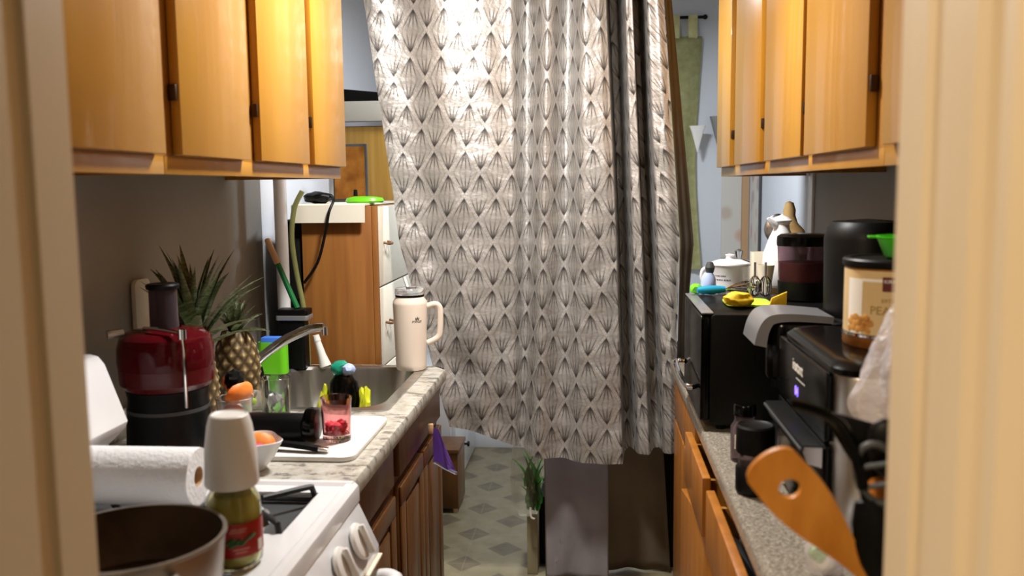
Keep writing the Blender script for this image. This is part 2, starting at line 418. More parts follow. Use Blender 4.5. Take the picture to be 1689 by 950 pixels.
# ------------------------------------------------------------------ upper cabinets
def upper(label, xf, s, wx, y0, y1, doors, top=2.36):
    """xf: plane of the door faces, s: +1 when the wall lies towards +X"""
    t = thing('wall_cabinet', label, 'cabinet', (wx, (y0 + y1) / 2, 1.54), group='wall cabinets with plain slab doors')
    xs = sorted((xf + s * .021, wx - s * .001))
    bm = B(xs[0], xs[1], y0 + .001, y1 - .001, 1.572, top)
    ob('carcass', bm, honey_edge, t, world=True)
    xs = sorted((xf + s * .021, xf + s * .042))
    ob('bottom_rail', B(xs[0], xs[1], y0 + .001, y1 - .001, 1.538, 1.5725, bev=.002), honey, t, world=True)
    xs = sorted((xf + s * .042, wx - s * .001))
    ob('side_skirt', B(xs[0], xs[1], y0 + .001, y0 + .02, 1.538, 1.5725), honey_edge, t, world=True)
    ob('side_skirt', B(xs[0], xs[1], y1 - .02, y1 - .001, 1.538, 1.5725), honey_edge, t, world=True)
    for a, c_ in doors:
        xs = sorted((xf, xf + s * .020))
        d = ob('door', B(xs[0], xs[1], a, c_, 1.574, top - .03, bev=.003), honey, t, world=True)
        hy = a + .006
        xs = sorted((xf + s * .004, xf + s * .019))
        h = B(xs[0], xs[1], a - .009, a - .001, 1.675, 1.705, bev=.002)
        bmesh.ops.translate(h, verts=h.verts, vec=-t.location); ob('hinge', h, hinge_m, d)
    return t
upper('wooden wall cabinet nearest the left door jamb, above the stove', -.77, -1, XL, .88, 1.632, [(.93, 1.25), (1.288, 1.60)])
upper('wooden wall cabinet with three doors above the pineapples and sink', -.77, -1, XL, 1.632, 2.815, [(1.665, 2.01), (2.077, 2.441), (2.487, 2.806)])
upper('wooden wall cabinet nearest the right door jamb, above the nut can', .5, 1, XR, .88, 1.71, [(.95, 1.22), (1.25, 1.66)])
upper('wooden wall cabinet over the red juice pitcher', .5, 1, XR, 1.71, 2.815, [(1.757, 2.259), (2.297, 2.776)])
upper('farthest wooden wall cabinet on the right, next to the olive hanging', .5, 1, XR, 2.815, 3.84, [(2.856, 3.35), (3.468, 3.82)])

# ------------------------------------------------------------------ left base cabinets, worktop, sink
def carcass(bm, xw, xf, y0, y1, front=True):
    s = 1 if xf > xw else -1
    def bx(xa, xb, *r): box(bm, min(xa, xb), max(xa, xb), *r)
    bx(xw + s*.002, xf, y0 + .001, y0 + .017, .0, .868); bx(xw + s*.002, xf, y1 - .017, y1 - .001, .0, .868)
    bx(xw + s*.002, xf, y0 + .017, y1 - .017, .09, .105); bx(xw + s*.002, xw + s*.012, y0 + .017, y1 - .017, .105, .868)
    if front: bx(xf - s*.018, xf, y0 + .017, y1 - .017, .105, .868)
    bx(xf - s*.075, xf - s*.06, y0 + .017, y1 - .017, 0, .09)
    return bm
def panel_door(t, x, y0, y1, z0, z1, mat, knob=True):
    """raised-panel door on a face looking towards +X"""
    d = ob('door', B(x, x + .014, y0, y1, z0, z1, bev=.002), mat, t, world=True)
    f = bmesh.new(); w = .052
    box(f, x + .0145, x + .022, y0, y1, z1 - w, z1, bev=.003); box(f, x + .0145, x + .022, y0, y1, z0, z0 + w, bev=.003)
    box(f, x + .0145, x + .022, y0, y0 + w, z0 + w, z1 - w, bev=.003); box(f, x + .0145, x + .022, y1 - w, y1, z0 + w, z1 - w, bev=.003)
    bmesh.ops.translate(f, verts=f.verts, vec=-t.location); ob('door_frame', f, mat, d)
    f = B(x + .0145, x + .021, y0 + w + .016, y1 - w - .016, z0 + w + .016, z1 - w - .016, bev=.006)
    bmesh.ops.translate(f, verts=f.verts, vec=-t.location); ob('raised_panel', f, mat, d)
XFL = -.535
for lab, y0, y1, drs, drw in (('brown oak base cabinet beside the white stove', 1.762, 2.28, [(1.80, 2.245)], [(1.80, 2.245)]),
                              ('brown oak sink cabinet with the purple packet hung on it', 2.28, 2.985, [(2.315, 2.63), (2.645, 2.955)], [(2.315, 2.955)])):
    t = thing('base_cabinet', lab, 'cabinet', (XL, (y0 + y1) / 2, 0), group='oak base cabinets under the sink counter')
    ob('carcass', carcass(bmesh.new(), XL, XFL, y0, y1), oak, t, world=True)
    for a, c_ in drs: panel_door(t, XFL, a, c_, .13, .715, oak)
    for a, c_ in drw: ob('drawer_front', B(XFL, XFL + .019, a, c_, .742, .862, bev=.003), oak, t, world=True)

SX0, SX1, SY0, SY1 = -1.04, -.552, 2.35, 2.965          # sink rim
t = thing('kitchen_worktop', 'marble patterned worktop around the steel sink', 'worktop', (-.8, 2.37, .87))
bm = bmesh.new()
hx0, hx1, hy0, hy1 = SX0 + .02, SX1 - .02, SY0 + .02, SY1 - .02
box(bm, XL + .002, -.500, 1.765, hy0, .87, .91); box(bm, XL + .002, hx0, hy0, hy1, .87, .91)
box(bm, hx1, -.500, hy0, hy1, .87, .91)
prism(bm, [(XL + .002, hy1), (-.500, hy1), (-.500, 2.93), (-.55, 2.992), (XL + .002, 2.992)], .87, .91, 'Z')
ob('slab', bm, ctr_left, t, world=True, sharp=20)
prf = [(-.500, .87), (-.4925, .87), (-.489, .877), (-.489, .902), (-.4925, .909), (-.500, .91)]
ob('front_edge', PR(prf, 1.765, 2.925, 'Y'), ctr_left, t, world=True)
ob('upstand', B(XL + .002, XL + .02, 1.765, 2.95, .9105, .975, bev=.002), ctr_left, t, world=True)

t = thing('kitchen_sink', 'stainless steel sink set into the marble patterned worktop', 'sink', (-.8, 2.65, .91))
bm = bmesh.new()
levels = [(SX0, SX1, SY0, SY1, .03, .9105), (SX0, SX1, SY0, SY1, .03, .914), (SX0 + .03, SX1 - .03, SY0 + .03, SY1 - .03, .08, .914),
          (SX0 + .036, SX1 - .036, SY0 + .036, SY1 - .036, .085, .905), (SX0 + .045, SX1 - .045, SY0 + .045, SY1 - .045, .09, .78),
          (SX0 + .075, SX1 - .075, SY0 + .075, SY1 - .075, .09, .745)]
prev = None
for lv in levels:
    rg = [bm.verts.new((x, y, lv[5])) for x, y in rrect(*lv[:5], 8)]
    if prev:
        for k in range(len(rg)): bm.faces.new((prev[k], prev[(k+1) % len(rg)], rg[(k+1) % len(rg)], rg[k]))
    prev = rg
bm.faces.new(prev)
ob('basin', bm, steel, t, world=True)
ob('drain', L([(0, .7465), (.042, .7465), (.04, .750), (.012, .7485), (0, .7485)], 24, c=(-.8, 2.66, 0)), chrome, t, world=True)

t = thing('tap', 'chrome kitchen tap with a long curved spout over the sink', 'tap', (-1.055, 2.66, .915))
ob('tap_body', L([(0, 0), (.026, 0), (.026, .012), (.020, .02), (.020, .055), (.015, .065), (0, .066)], 20), blackp, t)
sp_ = smoothpts([(-1.055, 2.66, .95), (-1.01, 2.655, 1.0), (-.93, 2.645, 1.055), (-.85, 2.635, 1.09), (-.805, 2.63, 1.097)], 6)
ob('spout', TB(sp_, [.012 + .003 * math.sin(PI * i / 24) for i in range(len(sp_))], 12), chrome, t, world=True)
ob('aerator', L([(0, 1.098), (.010, 1.098), (.011, 1.072), (0, 1.072)], 16, c=(-.806, 2.63, 0)), chrome, t, world=True)
for yy in (2.60, 2.715):
    k_ = ob('tap_handle', L([(0, .915), (.018, .915), (.021, .935), (.017, .955), (0, .958)], 12, c=(-1.05, yy, 0)), blackp, t, world=True)
    ob('handle_cap', L([(0, .958), (.012, .9582), (.010, .963), (0, .965)], 12, c=(-1.05 + 1.055, yy - 2.66, -.915)), chrome, k_)

# ------------------------------------------------------------------ stove
SY_0, SY_1, SXF = 1.02, 1.748, -.474
t = thing('gas_stove', 'white gas stove with black grates beside the worktop', 'stove', (-.78, 1.444, 0))
ob('body', B(-1.08, -.50, SY_0, SY_1, .03, .82, bev=.004), white_gloss, t, world=True)
bm = bmesh.new()
wx0, wx1, wy0, wy1 = -.755, -.540, 1.475, 1.69      # far front burner well
cells = [(-1.02, -.805, 1.475, 1.69), (wx0, wx1, wy0, wy1), (-1.02, -.805, 1.065, 1.28), (wx0, wx1, 1.065, 1.28)]
xs = [-1.085, -1.02, -.805, wx0, wx1, SXF - .012]; ys = [SY_0, 1.065, 1.28, wy0, wy1, SY_1]
for i in range(5):
    for j in range(5):
        hole = i in (1, 3) and j in (1, 3)
        if not hole: box(bm, xs[i], xs[i+1], ys[j], ys[j+1], .895, .915)
bmesh.ops.remove_doubles(bm, verts=bm.verts, dist=.0001)
ob('cooktop', bm, white_gloss, t, world=True, sharp=20)
rim = [(SXF - .028, .915), (SXF - .022, .920), (SXF - .010, .919), (SXF - .002, .912), (SXF, .903), (SXF, .880), (SXF - .028, .880)]
ob('front_lip', PR(rim, SY_0, SY_1, 'Y'), white_gloss, t, world=True)
ob('side_lip', PR([(SY_1 - .02, .915), (SY_1 - .012, .921), (SY_1, .921), (SY_1, .89), (SY_1 - .02, .89)], -1.08, SXF - .01, 'X'), white_gloss, t, world=True)
bm = bmesh.new(); prism(bm, [(-.50, .879), (SXF - .002, .879), (-.436, .790), (-.436, .775), (-.50, .775)], SY_0 + .003, SY_1 - .003, 'Y', bev=.002)
ob('control_panel', bm, white_gloss, t, world=True)
for k, (cx0, cx1, cy0, cy1) in enumerate(cells):
    w_ = ob('burner_well', B(cx0 + .001, cx1 - .001, cy0 + .001, cy1 - .001, .885, .8945), greyp, t, world=True)
    cx, cy = (cx0 + cx1) / 2, (cy0 + cy1) / 2
    l0 = -t.location
    bm = L([(0, .895), (.052, .895), (.045, .907), (.036, .908), (.034, .916), (0, .918)], 24, c=(cx, cy, 0))
    bmesh.ops.translate(bm, verts=bm.verts, vec=l0); ob('burner_cap', bm, chrome if k == 1 else greyp, w_)
    bm = bmesh.new(); h = .102; zz = .904
    tube(bm, [(cx-h, cy-h, zz), (cx+h, cy-h, zz), (cx+h, cy+h, zz), (cx-h, cy+h, zz)], .006, 8, closed=True)
    for dx, dy in ((1, 1), (1, -1), (-1, 1), (-1, -1)):
        tube(bm, smoothpts([(cx+dx*h, cy+dy*h, zz), (cx+dx*h*.96, cy+dy*h*.96, .926), (cx+dx*h*.88, cy+dy*h*.88, .931), (cx+dx*h*.25, cy+dy*h*.25, .931)], 4), .0058, 8)
    bmesh.ops.translate(bm, verts=bm.verts, vec=l0); ob('grate', bm, iron, w_)
slope = math.atan2(.879 - .790, .036)
for kk, yy in enumerate((1.645, 1.53, 1.40, 1.27)):
    m = Matrix.Translation(Vector((-.452, yy, .835)) - t.location) @ Matrix.Rotation(PI/2 - (PI/2 - slope), 4, 'Y')
    bm = L([(0, 0), (.034, 0), (.036, .004), (.034, .009), (.028, .011), (0, .012)], 28)
    kn = ob('knob', orient(bm, m), white_mat, t)
    g = B(-.030, .030, -.0055, .0055, .0122, .026, bev=.005)
    ob('knob_grip', orient(g, m), white_mat, kn)
ob('oven_door', B(-.4995, -.455, SY_0 + .004, SY_1 - .004, .17, .768, bev=.01), white_gloss, t, world=True)
ob('oven_door_trim', B(-.499, -.428, SY_0 + .01, SY_1 - .006, .7685, .774, bev=.002), ivory, t, world=True)
hp = smoothpts([(-.456, 1.705, .725), (-.425, 1.712, .735), (-.398, 1.70, .738), (-.390, 1.66, .738), (-.390, 1.44, .738), (-.390, 1.22, .738), (-.398, 1.19, .738), (-.456, 1.18, .725)], 5)
ob('oven_handle', TB(hp, .017, 12), white_gloss, t, world=True)
ob('kick_drawer', B(-.4995, -.46, SY_0 + .004, SY_1 - .004, .05, .165, bev=.006), white_gloss, t, world=True)
bg = [(-1.095, .916), (-1.012, .916), (-1.000, .985), (-.953, 1.028), (-.948, 1.042), (-.990, 1.160), (-1.003, 1.176), (-1.018, 1.180), (-1.095, 1.180)]
ob('backguard', PR(bg, SY_0 + .003, SY_1 - .008, 'Y', bev=.006), white_gloss, t, world=True)

# ------------------------------------------------------------------ things on the stove
px, py = -.652, 1.182
t = thing('cooking_pot', 'dull metal cooking pot with a stained inside on the stove', 'pot', (px, py, .937))
out = [(0, 0), (.10, 0), (.116, .006), (.122, .018), (.128, .083), (.132, .087)]
ob('pot_body', L([(0, 0), (.10, 0), (.116, .006), (.122, .018), (.128, .083), (.1315, .086), (.131, .089), (.125, .089), (.1245, .083)], 48), alum, t)
ob('pot_lining', L([(.1244, .0885), (.1244, .082), (.118, .022), (.11, .008), (0, .0065)], 48), potin, t)
for a in (2.2, 2.2 + PI):
    d = Vector((math.cos(a), math.sin(a), 0)); n_ = Vector((-d.y, d.x, 0))
    ob('pot_handle', TB(smoothpts([d*.124 + n_*.035 + Vector((0, 0, .066)), d*.148 + n_*.03 + Vector((0, 0, .07)), d*.153 + Vector((0, 0, .071)), d*.148 - n_*.03 + Vector((0, 0, .07)), d*.124 - n_*.035 + Vector((0, 0, .066))], 5), .006, 8), alum, t)

jx, jy = -.572, 1.352
face = math.atan2(-jy, -jx)
t = thing('pickle_jar', 'glass jar of pickled vegetables with a red label, on the stove', 'jar', (jx, jy, .916))
JS = Matrix.Diagonal((1.04, 1.04, 1.14, 1))
ob('jar_glass', L([(0, 0), (.036, 0), (.0425, .008), (.0435, .02), (.0435, .092), (.041, .108), (.034, .121), (.030, .126), (.030, .1345), (.028, .1345), (.028, .126), (.032, .1195), (.0388, .107), (.0412, .092), (.0412, .02), (.039, .010), (.034, .004), (0, .004)], 40), brine, t)
ob('pickled_vegetables', L([(0, .0048), (.033, .0052), (.0378, .011), (.0398, .02), (.0398, .088), (.0372, .104), (.030, .114), (0, .117)], 40, wob=lambda a, z, i: 1 - .02 * abs(math.sin(a * 9 + z * 20))), veg, t)
lb = ob('label', wrap(patch(-.075, .075, .024, .078, .0006, 40), .0437, face + .25, 0), redlbl, t, 'red paper label with green script')
def stroke(pts, r): return TB(smoothpts([(u, v, .0012) for u, v in pts], 4), r, 5)
g = stroke([(-.02, .047), (-.008, .055), (-.012, .045), (0, .052), (.004, .046), (.012, .052), (.026, .057)], .0026)
ob('script_mark', wrap(g, .0437, face + .15, 0), greenpr, lb)
g = stroke([(-.016, .041), (-.006, .046), (.003, .0455)], .0022); ob('script_mark', wrap(g, .0437, face + .15, 0), greenpr, lb)
for u0, u1, v in ((-.012, .012, .068), (-.014, .01, .064), (-.01, .016, .036), (-.006, .012, .031)):
    ob('print_line', wrap(patch(u0, u1, v, v + .0022, .0009, 6), .0437, face + .15, 0), palepr, lb)
ob('barcode_panel', wrap(patch(.033, .044, .027, .045, .0009, 6), .0437, face + .15, 0), whitepr, lb)
t = ob('plastic_cup', L([(.040, 0), (.042, .004), (.0398, .058), (.0345, .096), (.0300, .112), (.0275, .114), (.025, .112), (0, .1115), (0, .108), (.023, .108), (.032, .094), (.0373, .058), (.0393, .003)], 40), white_mat, None,
       'white plastic cup turned upside down over the jar', 'cup', org=(0, 0, 0)); t.location = (jx, jy, 1.0515 - .006)

t = thing('paper_towel_roll', 'roll of white paper towel lying across the stove', 'paper towel', (-.86, 1.548, .937))
bm = L([(.0185, -1.0), (.052, -1.0), (.053, -.995), (.053, -.722), (.052, -.717), (.0185, -.717)], 48, c=(0, 1.548, .991), axis='X',
       wob=lambda a, z, i: 1 if i in (0, 5) else 1 + .012 * math.sin(a * 2 + 1)); ob('towel', bm, papert, t, world=True)
ob('core', L([(.0165, -.999), (.0184, -.999), (.0184, -.718), (.0165, -.718)], 24, c=(0, 1.548, .991), axis='X'), beigew, t, world=True)

# ------------------------------------------------------------------ on the left worktop
t = thing('cutting_board', 'white plastic cutting board under the pink glass', 'cutting board', (-.70, 2.08, .911))
ob('board', PR(rrect(-.88, -.528, 1.90, 2.262, .03), .9112, .9222, 'Z', bev=.002), white_mat, t, world=True)

gx, gy = -.601, 2.035
t = thing('pink_tumbler', 'cut glass tumbler with pink ice in the bottom, on the cutting board', 'glass', (gx, gy, .923))
def facet(a, z, i): return 1 + .02 * math.cos(a * 8 + z * 60) if .014 < z < .085 else 1
ob('tumbler', L([(0, 0), (.030, 0), (.033, .004), (.033, .03), (.034, .06), (.035, .085), (.0365, .102), (.0348, .102), (.0328, .085), (.0315, .06), (.0300, .016), (0, .014)], 48, wob=facet), pinkglass, t)
for k in range(14):
    a = k * 2.4; r_ = .018 if k % 7 else 0
    ob('ice_piece', blob(.0088, k, .5, 1.5, 2, c=(r_*math.cos(a), r_*math.sin(a), .0235 + .0012 * k)), pinkice, t)

t = thing('flask', 'black flask lying on its side on the cutting board', 'flask', (-.73, 2.01, .922))
ob('flask_body', L([(0, -.818), (.030, -.816), (.033, -.810), (.033, -.672), (0, -.670)], 28, c=(0, 2.02, .9560), axis='X'), blackp, t, world=True)
ob('flask_cap', L([(0, -.6695), (.037, -.668), (.040, -.660), (.040, -.648), (.034, -.640), (0, -.638)], 28, c=(0, 2.02, .9630), axis='X'), blackg, t, world=True)

t = thing('kitchen_knife', 'knife with a black handle on the cutting board before the pink glass', 'knife', (-.66, 1.95, .923))
ob('knife_handle', TB(smoothpts([(-.76, 1.955, .936), (-.70, 1.945, .938), (-.65, 1.937, .935), (-.612, 1.932, .931)], 5), [.012] * 16, 8, sq=.6), blackp, t, world=True)
ob('end_cap', TB([(-.6115, 1.932, .931), (-.590, 1.929, .9295)], [.0105, .0095], 10, sq=.6), chrome, t, world=True)
ob('blade', PR([(-.86, 1.966), (-.762, 1.948), (-.762, 1.972), (-.82, 1.985)], .9305, .9325, 'Z'), steel, t, world=True)

t = thing('white_bowl', 'white bowl of orange peel at the edge of the worktop', 'bowl', (-.735, 1.845, .911))
def sqr(a, z, i): return 1 + .10 * math.cos(4 * a + .6) * min(1, z / .05)
ob('bowl', L([(0, 0), (.03, 0), (.034, .008), (.05, .03), (.066, .064), (.0645, .0655), (.048, .033), (.030, .012), (0, .010)], 40, wob=sqr), white_gloss, t)
def peel(name, r, c, rx, rz, sc=(1, 1, .35), parent=None, mat=orange, **k):
    bm = bmesh.new(); bmesh.ops.create_uvsphere(bm, u_segments=20, v_segments=10, radius=r)
    bmesh.ops.delete(bm, geom=[v for v in bm.verts if v.co.z < -.05 * r], context='VERTS')
    for v in bm.verts:
        v.co += Vector((0, 0, .25 * r * noise.noise(v.co / r * 1.7 + Vector((c[0]*50, c[1]*50, 0)))))
    bmesh.ops.solidify(bm, geom=bm.faces, thickness=.003)
    orient(bm, Matrix.Translation(c) @ Matrix.Rotation(rz, 4, 'Z') @ Matrix.Rotation(rx, 4, 'X') @ Matrix.Diagonal((*sc, 1)))
    return ob(name, bm, mat, parent, **k)
for i, (cx, cy, cz, rx, rz) in enumerate([(-.718, 1.852, .962, 1.3, .3), (-.752, 1.86, .956, .5, 2.0), (-.735, 1.825, .948, 2.6, 1.0)]):
    peel('orange_peel', .034, (cx, cy, cz), rx, rz, (1, .8, .6), label=['curled orange peel standing up in the white bowl', 'orange peel at the back of the white bowl', 'orange peel lying low in the white bowl'][i], cat='peel', group='orange peel in the white bowl')
ob('pink_sweet', L([(0, 0), (.016, 0), (.017, .003), (.015, .012), (0, .014)], 20), pink, None, 'small round pink sweet inside the white bowl', 'sweet').location = (-.715, 1.822, .958)
for i, (cx, cy) in enumerate([(-.90, 1.815), (-.84, 1.805), (-.815, 1.84)]):
    peel('orange_peel', .036, (cx, cy, .914), 0, i * 1.3, (1.2, .7, .55), label=['orange peel on the worktop nearest the stove backguard', 'orange peel on the worktop behind the paper towel', 'orange peel scrap on the worktop beside the white bowl'][i], cat='peel', group='orange peel on the worktop')

# juice extractor
jx2, jy2 = -.975, 1.97
t = thing('juice_extractor', 'black juice extractor with a red translucent bowl beside the stove', 'juicer', (jx2, jy2, .911))
ob('motor_base', L([(0, 0), (.098, 0), (.102, .006), (.100, .06), (.094, .13), (.098, .15), (0, .151)], 40), blackp, t)
ob('base_band', L([(.0955, .100), (.0975, .100), (.0975, .108), (.0955, .108)], 40), greyp, t)
ob('bowl', L([(0, .152), (.098, .152), (.110, .165), (.112, .20), (.110, .236), (.104, .238), (0, .2385)], 40), juice, t)
ob('bowl_cover', L([(.1125, .20), (.114, .215), (.113, .245), (.106, .268), (.09, .280), (.048, .286), (.040, .288), (.040, .285), (.048, .283), (.088, .277), (.103, .265), (.110, .243), (.1118, .215)], 40), redp, t)
ob('fruit_pulp', blob(.09, 3, .25, 3, 3, (1, 1, .2), (0, 0, .256)), pulp, t)
ob('feed_chute', L([(.034, .287), (.033, .375), (.0305, .375), (.0315, .287)], 28), smoke, t)
ob('pusher', L([(0, .30), (.018, .30), (.018, .374), (.026, .376), (0, .377)], 20), blackm, t)
ob('chute_rim', L([(.031, .376), (.038, .376), (.040, .384), (.036, .388), (0, .388), (0, .3775)], 28), blackp, t)
ca = math.atan2(-jy2, -jx2)
def ja(r, a, z): return (r * math.cos(ca + a), r * math.sin(ca + a), z)
ob('locking_arm', TB([ja(.117, .32, .284), ja(.1195, .335, .25), ja(.1195, .335, .12)], .0042, 8), chrome, t)
ob('locking_bar', TB(smoothpts([ja(.06, -.9, .2925), ja(.07, -.3, .2935), ja(.1, .2, .2885), ja(.117, .32, .284)], 5), .0045, 8), chrome, t)
ob('locking_joint', L([(0, -.012), (.010, -.011), (.010, .011), (0, .012)], 14, c=ja(.118, .32, .285)), chrome, t)
t.scale = (.93, .93, 1)
ob('spout', TB([ja(.098, -1.25, .286), ja(.135, -1.25, .284)], .010, 10), steel, t)

t = thing('leaning_board', 'pale board with a rounded edge leaning on the wall behind the juicer', 'board', (XL + .01, 2.21, .911))
ob('board', PR(rrect(2.17, 2.25, .9765, 1.285, .02), XL + .0025, XL + .0145, 'X', bev=.002), ivory, t, world=True)

# pineapples
def leaf_mesh(length, width, bend, name='leaf'):
    bm = bmesh.new(); rows = []; n = 7
    for i in range(n + 1):
        s = i / n; w = width * (1 - s) ** .75 * (1 if i else .8)
        x = math.sin(bend * s) / max(bend, .01) * length if bend else 0
        ang = bend * s; r = length / bend
        zx, zz = r * (1 - math.cos(ang)), r * math.sin(ang)
        if i == n: rows.append([bm.verts.new((zx, 0, zz))])
        else: rows.append([bm.verts.new((zx - .25*w*math.cos(ang), -w/2, zz + .25*w*math.sin(ang))), bm.verts.new((zx, 0, zz)), bm.verts.new((zx - .25*w*math.cos(ang), w/2, zz + .25*w*math.sin(ang)))])
    for A, D in zip(rows, rows[1:]):
        for k in range(2):
            if len(D) == 1: bm.faces.new((A[k], A[k+1], D[0]))
            else: bm.faces.new((A[k], A[k+1], D[k+1], D[k]))
    bmesh.ops.solidify(bm, geom=bm.faces, thickness=.0018)
    return bm
pine_m = pm('pineapple_skin', '7A6238', .55); nt = NT(pine_m); bb = nt.n['Principled BSDF']
at = nt.add('ShaderNodeAttribute', attribute_name='eye'); nt.l.new(nt.ramp(at.outputs['Fac'], [(0, '2E2010'), (.45, '64502E'), (.8, '9A8658'), (1, 'D2C4A0')]), bb.inputs['Base Color'])
def pineapple(label, loc, r, h, crown, seed):
    t = thing('pineapple', label, 'pineapple', loc); rnd = random.Random(seed)
    bm = bmesh.new(); nr, na = 64, 80; rings = []; vals = []
    EA, ER = 11, 10
    for j in range(nr + 1):
        v = j / nr; z = v * h
        rr = r * (math.sin(PI * (.10 + .80 * v)) ** .45) * (1 - .10 * v)
        ring = []
        for k in range(na):
            u = k / na
            a_ = u * EA + v * ER * .5; b_ = u * EA - v * ER * .5
            fa_, fb_ = a_ - round(a_), b_ - round(b_)
            e = max(0, 1 - (max(abs(fa_), abs(fb_)) * 2) ** 2.2)
            spike = max(0, 1 - math.hypot(fa_, fb_) / .2)
            R_ = rr * (1 + .085 * e + .05 * spike)
            ring.append(bm.verts.new((R_ * math.cos(2*PI*u), R_ * math.sin(2*PI*u), z))); vals.append(min(1, .7 * e + .5 * spike))
        rings.append(ring)
    for A, D in zip(rings, rings[1:]):
        for k in range(na): bm.faces.new((A[k], A[(k+1) % na], D[(k+1) % na], D[k]))
    bm.faces.new(rings[0][::-1]); bm.faces.new(rings[-1])
    o = ob('fruit', bm, pine_m, t, sharp=80)
    at_ = o.data.attributes.new('eye', 'FLOAT', 'POINT')
    for i, v in enumerate(vals): at_.data[i].value = v
    n, ln, wd, spread = crown; protos = {}
    for i in range(n):
        s = i / (n - 1); a = i * 2.39996 + rnd.uniform(-.2, .2)
        tilt = spread * (1 - s) ** .8 + .06
        kind = 0 if s < .4 else 1
        if math.cos(a) < -.3: tilt *= .33
        elif math.sin(a) > .1: tilt *= .55
        ll = ln * (.55 + .5 * math.sin(PI * (.25 + .6 * s))) * rnd.uniform(.88, 1.08)
        if kind not in protos:
            protos[kind] = ob('leaf', leaf_mesh(1.0, wd / ln * (1 if kind == 0 else .8), .75 if kind == 0 else .3), leafm, t, sharp=60); o2 = protos[kind]
        else: o2 = protos[kind].copy(); C.objects.link(o2); o2.parent = t
        rad = r * .22 * (1 - s); z0 = h * .985 + ln * .16 * s - (.012 if kind == 0 else 0)
        o2.location = (rad * math.cos(a), rad * math.sin(a), z0); o2.rotation_euler = (0, tilt, a); o2.scale = (ll, ll, ll)
    return t
pineapple('pineapple with a tall spiky crown behind the juice extractor', (-1.005, 2.185, .911), .054, .20, (32, .235, .050, .80), 3)
pineapple('small pineapple with a short crown next to the sink', (-1.000, 2.435, .911), .063, .205, (28, .095, .034, 1.0), 5)

# peelings in a clear cup, tumbler, thermometer
cx, cy = -.87, 2.015
cx, cy = -.864, 2.078
t = thing('clear_cup', 'clear plastic cup of orange peel behind the upside-down cup', 'cup', (cx, cy, .9235))
ob('cup_wall', L([(0, 0), (.034, 0), (.036, .003), (.043, .085), (.0445, .087), (.0435, .089), (.0418, .086), (.0345, .005), (0, .003)], 36), clearp, t)
for i, (dx, dy, dz, rx, rz, sc) in enumerate([(-.004, .0, .05, .3, .3, (1, .8, .8)), (.014, -.006, .100, 2.0, 1.2, (1.7, 1.1, .8)), (-.008, .010, .112, 1.2, 2.6, (1.4, 1.1, .8))]):
    peel('orange_peel', .026, (cx + dx, cy + dy, .925 + dz), rx, rz, sc, label=['orange peel at the bottom of the clear cup', 'long orange peel hanging over the rim of the clear cup', 'orange peel piled on top in the clear cup'][i], cat='peel', group='orange peel in the clear cup')
t = thing('fruit_scrap', 'small dark nub of fruit skin on top of the orange peel', 'fruit scrap', (-.86, 2.075, 1.035))
ob('scrap', blob(.022, 11, .35, 2.2, 3, (1, 1, 1.2), (0, 0, .018)), blackm, t)

gx, gy = -.845, 2.31
t = thing('water_glass', 'clear water glass between the small pineapple and the sink', 'glass', (gx, gy, .911))
ob('glass_wall', L([(0, 0), (.034, 0), (.036, .003), (.0395, .10), (.0385, .101), (.0372, .10), (.0338, .007), (0, .006)], 40), glass, t)
ob('crumpled_film', blob(.022, 4, .5, 2, 2, (1, 1, 1.3), (0, 0, .036)), clearp, t)
t = thing('food_thermometer', 'white digital food thermometer beside the orange peel', 'thermometer', (-.93, 2.235, .911))
rt = Matrix.Translation((-.93, 2.225, .955)) @ Matrix.Rotation(-.55, 4, 'Z') @ Matrix.Rotation(.7, 4, 'X')
ob('case', orient(B(-.022, .022, -.016, .016, -.007, .007, bev=.004), rt), white_mat, t, world=True)
ob('screen', orient(B(-.011, .011, -.008, .008, .0072, .0082), rt), greyp, t, world=True)
ob('probe', TB([(-.945, 2.23, .951), (-.965, 2.245, .913)], .0025, 8), chrome, t, world=True)
t = thing('vegetable_bag', 'small clear bag of green and yellow scraps beside the water glass', 'bag', (-.928, 2.335, .911))
ob('film', blob(.04, 9, .35, 2.5, 3, (1.1, .8, .75), (0, -.005, .033)), bag2_m, t)
for k, (m_, dx, dz) in enumerate(((herb, -.015, .035), (lime, .008, .028), (orange, .0, .045))): ob('scrap', blob(.013, k + 20, .4, 2, 2, (1, 1, .8), (dx, -.004, dz)), m_, t)

# sponge holder
t = thing('sponge_holder', 'lime green sponge holder beside the tap', 'sponge holder', (-1.035, 2.82, .911))
def tray(x0, x1, y0, y1, z0, z1, r, th):
    bm = bmesh.new(); prev = None
    for (d, z) in ((0, z0), (0, z1), (th, z1), (th, z0 + th)):
        rg = [bm.verts.new((x, y, z)) for x, y in rrect(x0 + d, x1 - d, y0 + d, y1 - d, max(r - d, .002), 5)]
        if prev:
            for k in range(len(rg)): bm.faces.new((prev[k], prev[(k+1) % len(rg)], rg[(k+1) % len(rg)], rg[k]))
        else: bm.faces.new(rg[::-1])
        prev = rg
    bm.faces.new(prev); return bm
ob('holder', tray(-1.082, -.990, 2.80, 2.85, .915, 1.018, .018, .004), green, t, world=True)
t = thing('sponge', 'blue sponge standing in the lime green holder', 'sponge', (-1.035, 2.825, .92))
ob('sponge_block', B(-1.072, -1.001, 2.807, 2.843, .9205, 1.034, bev=.006), blue, t, world=True)
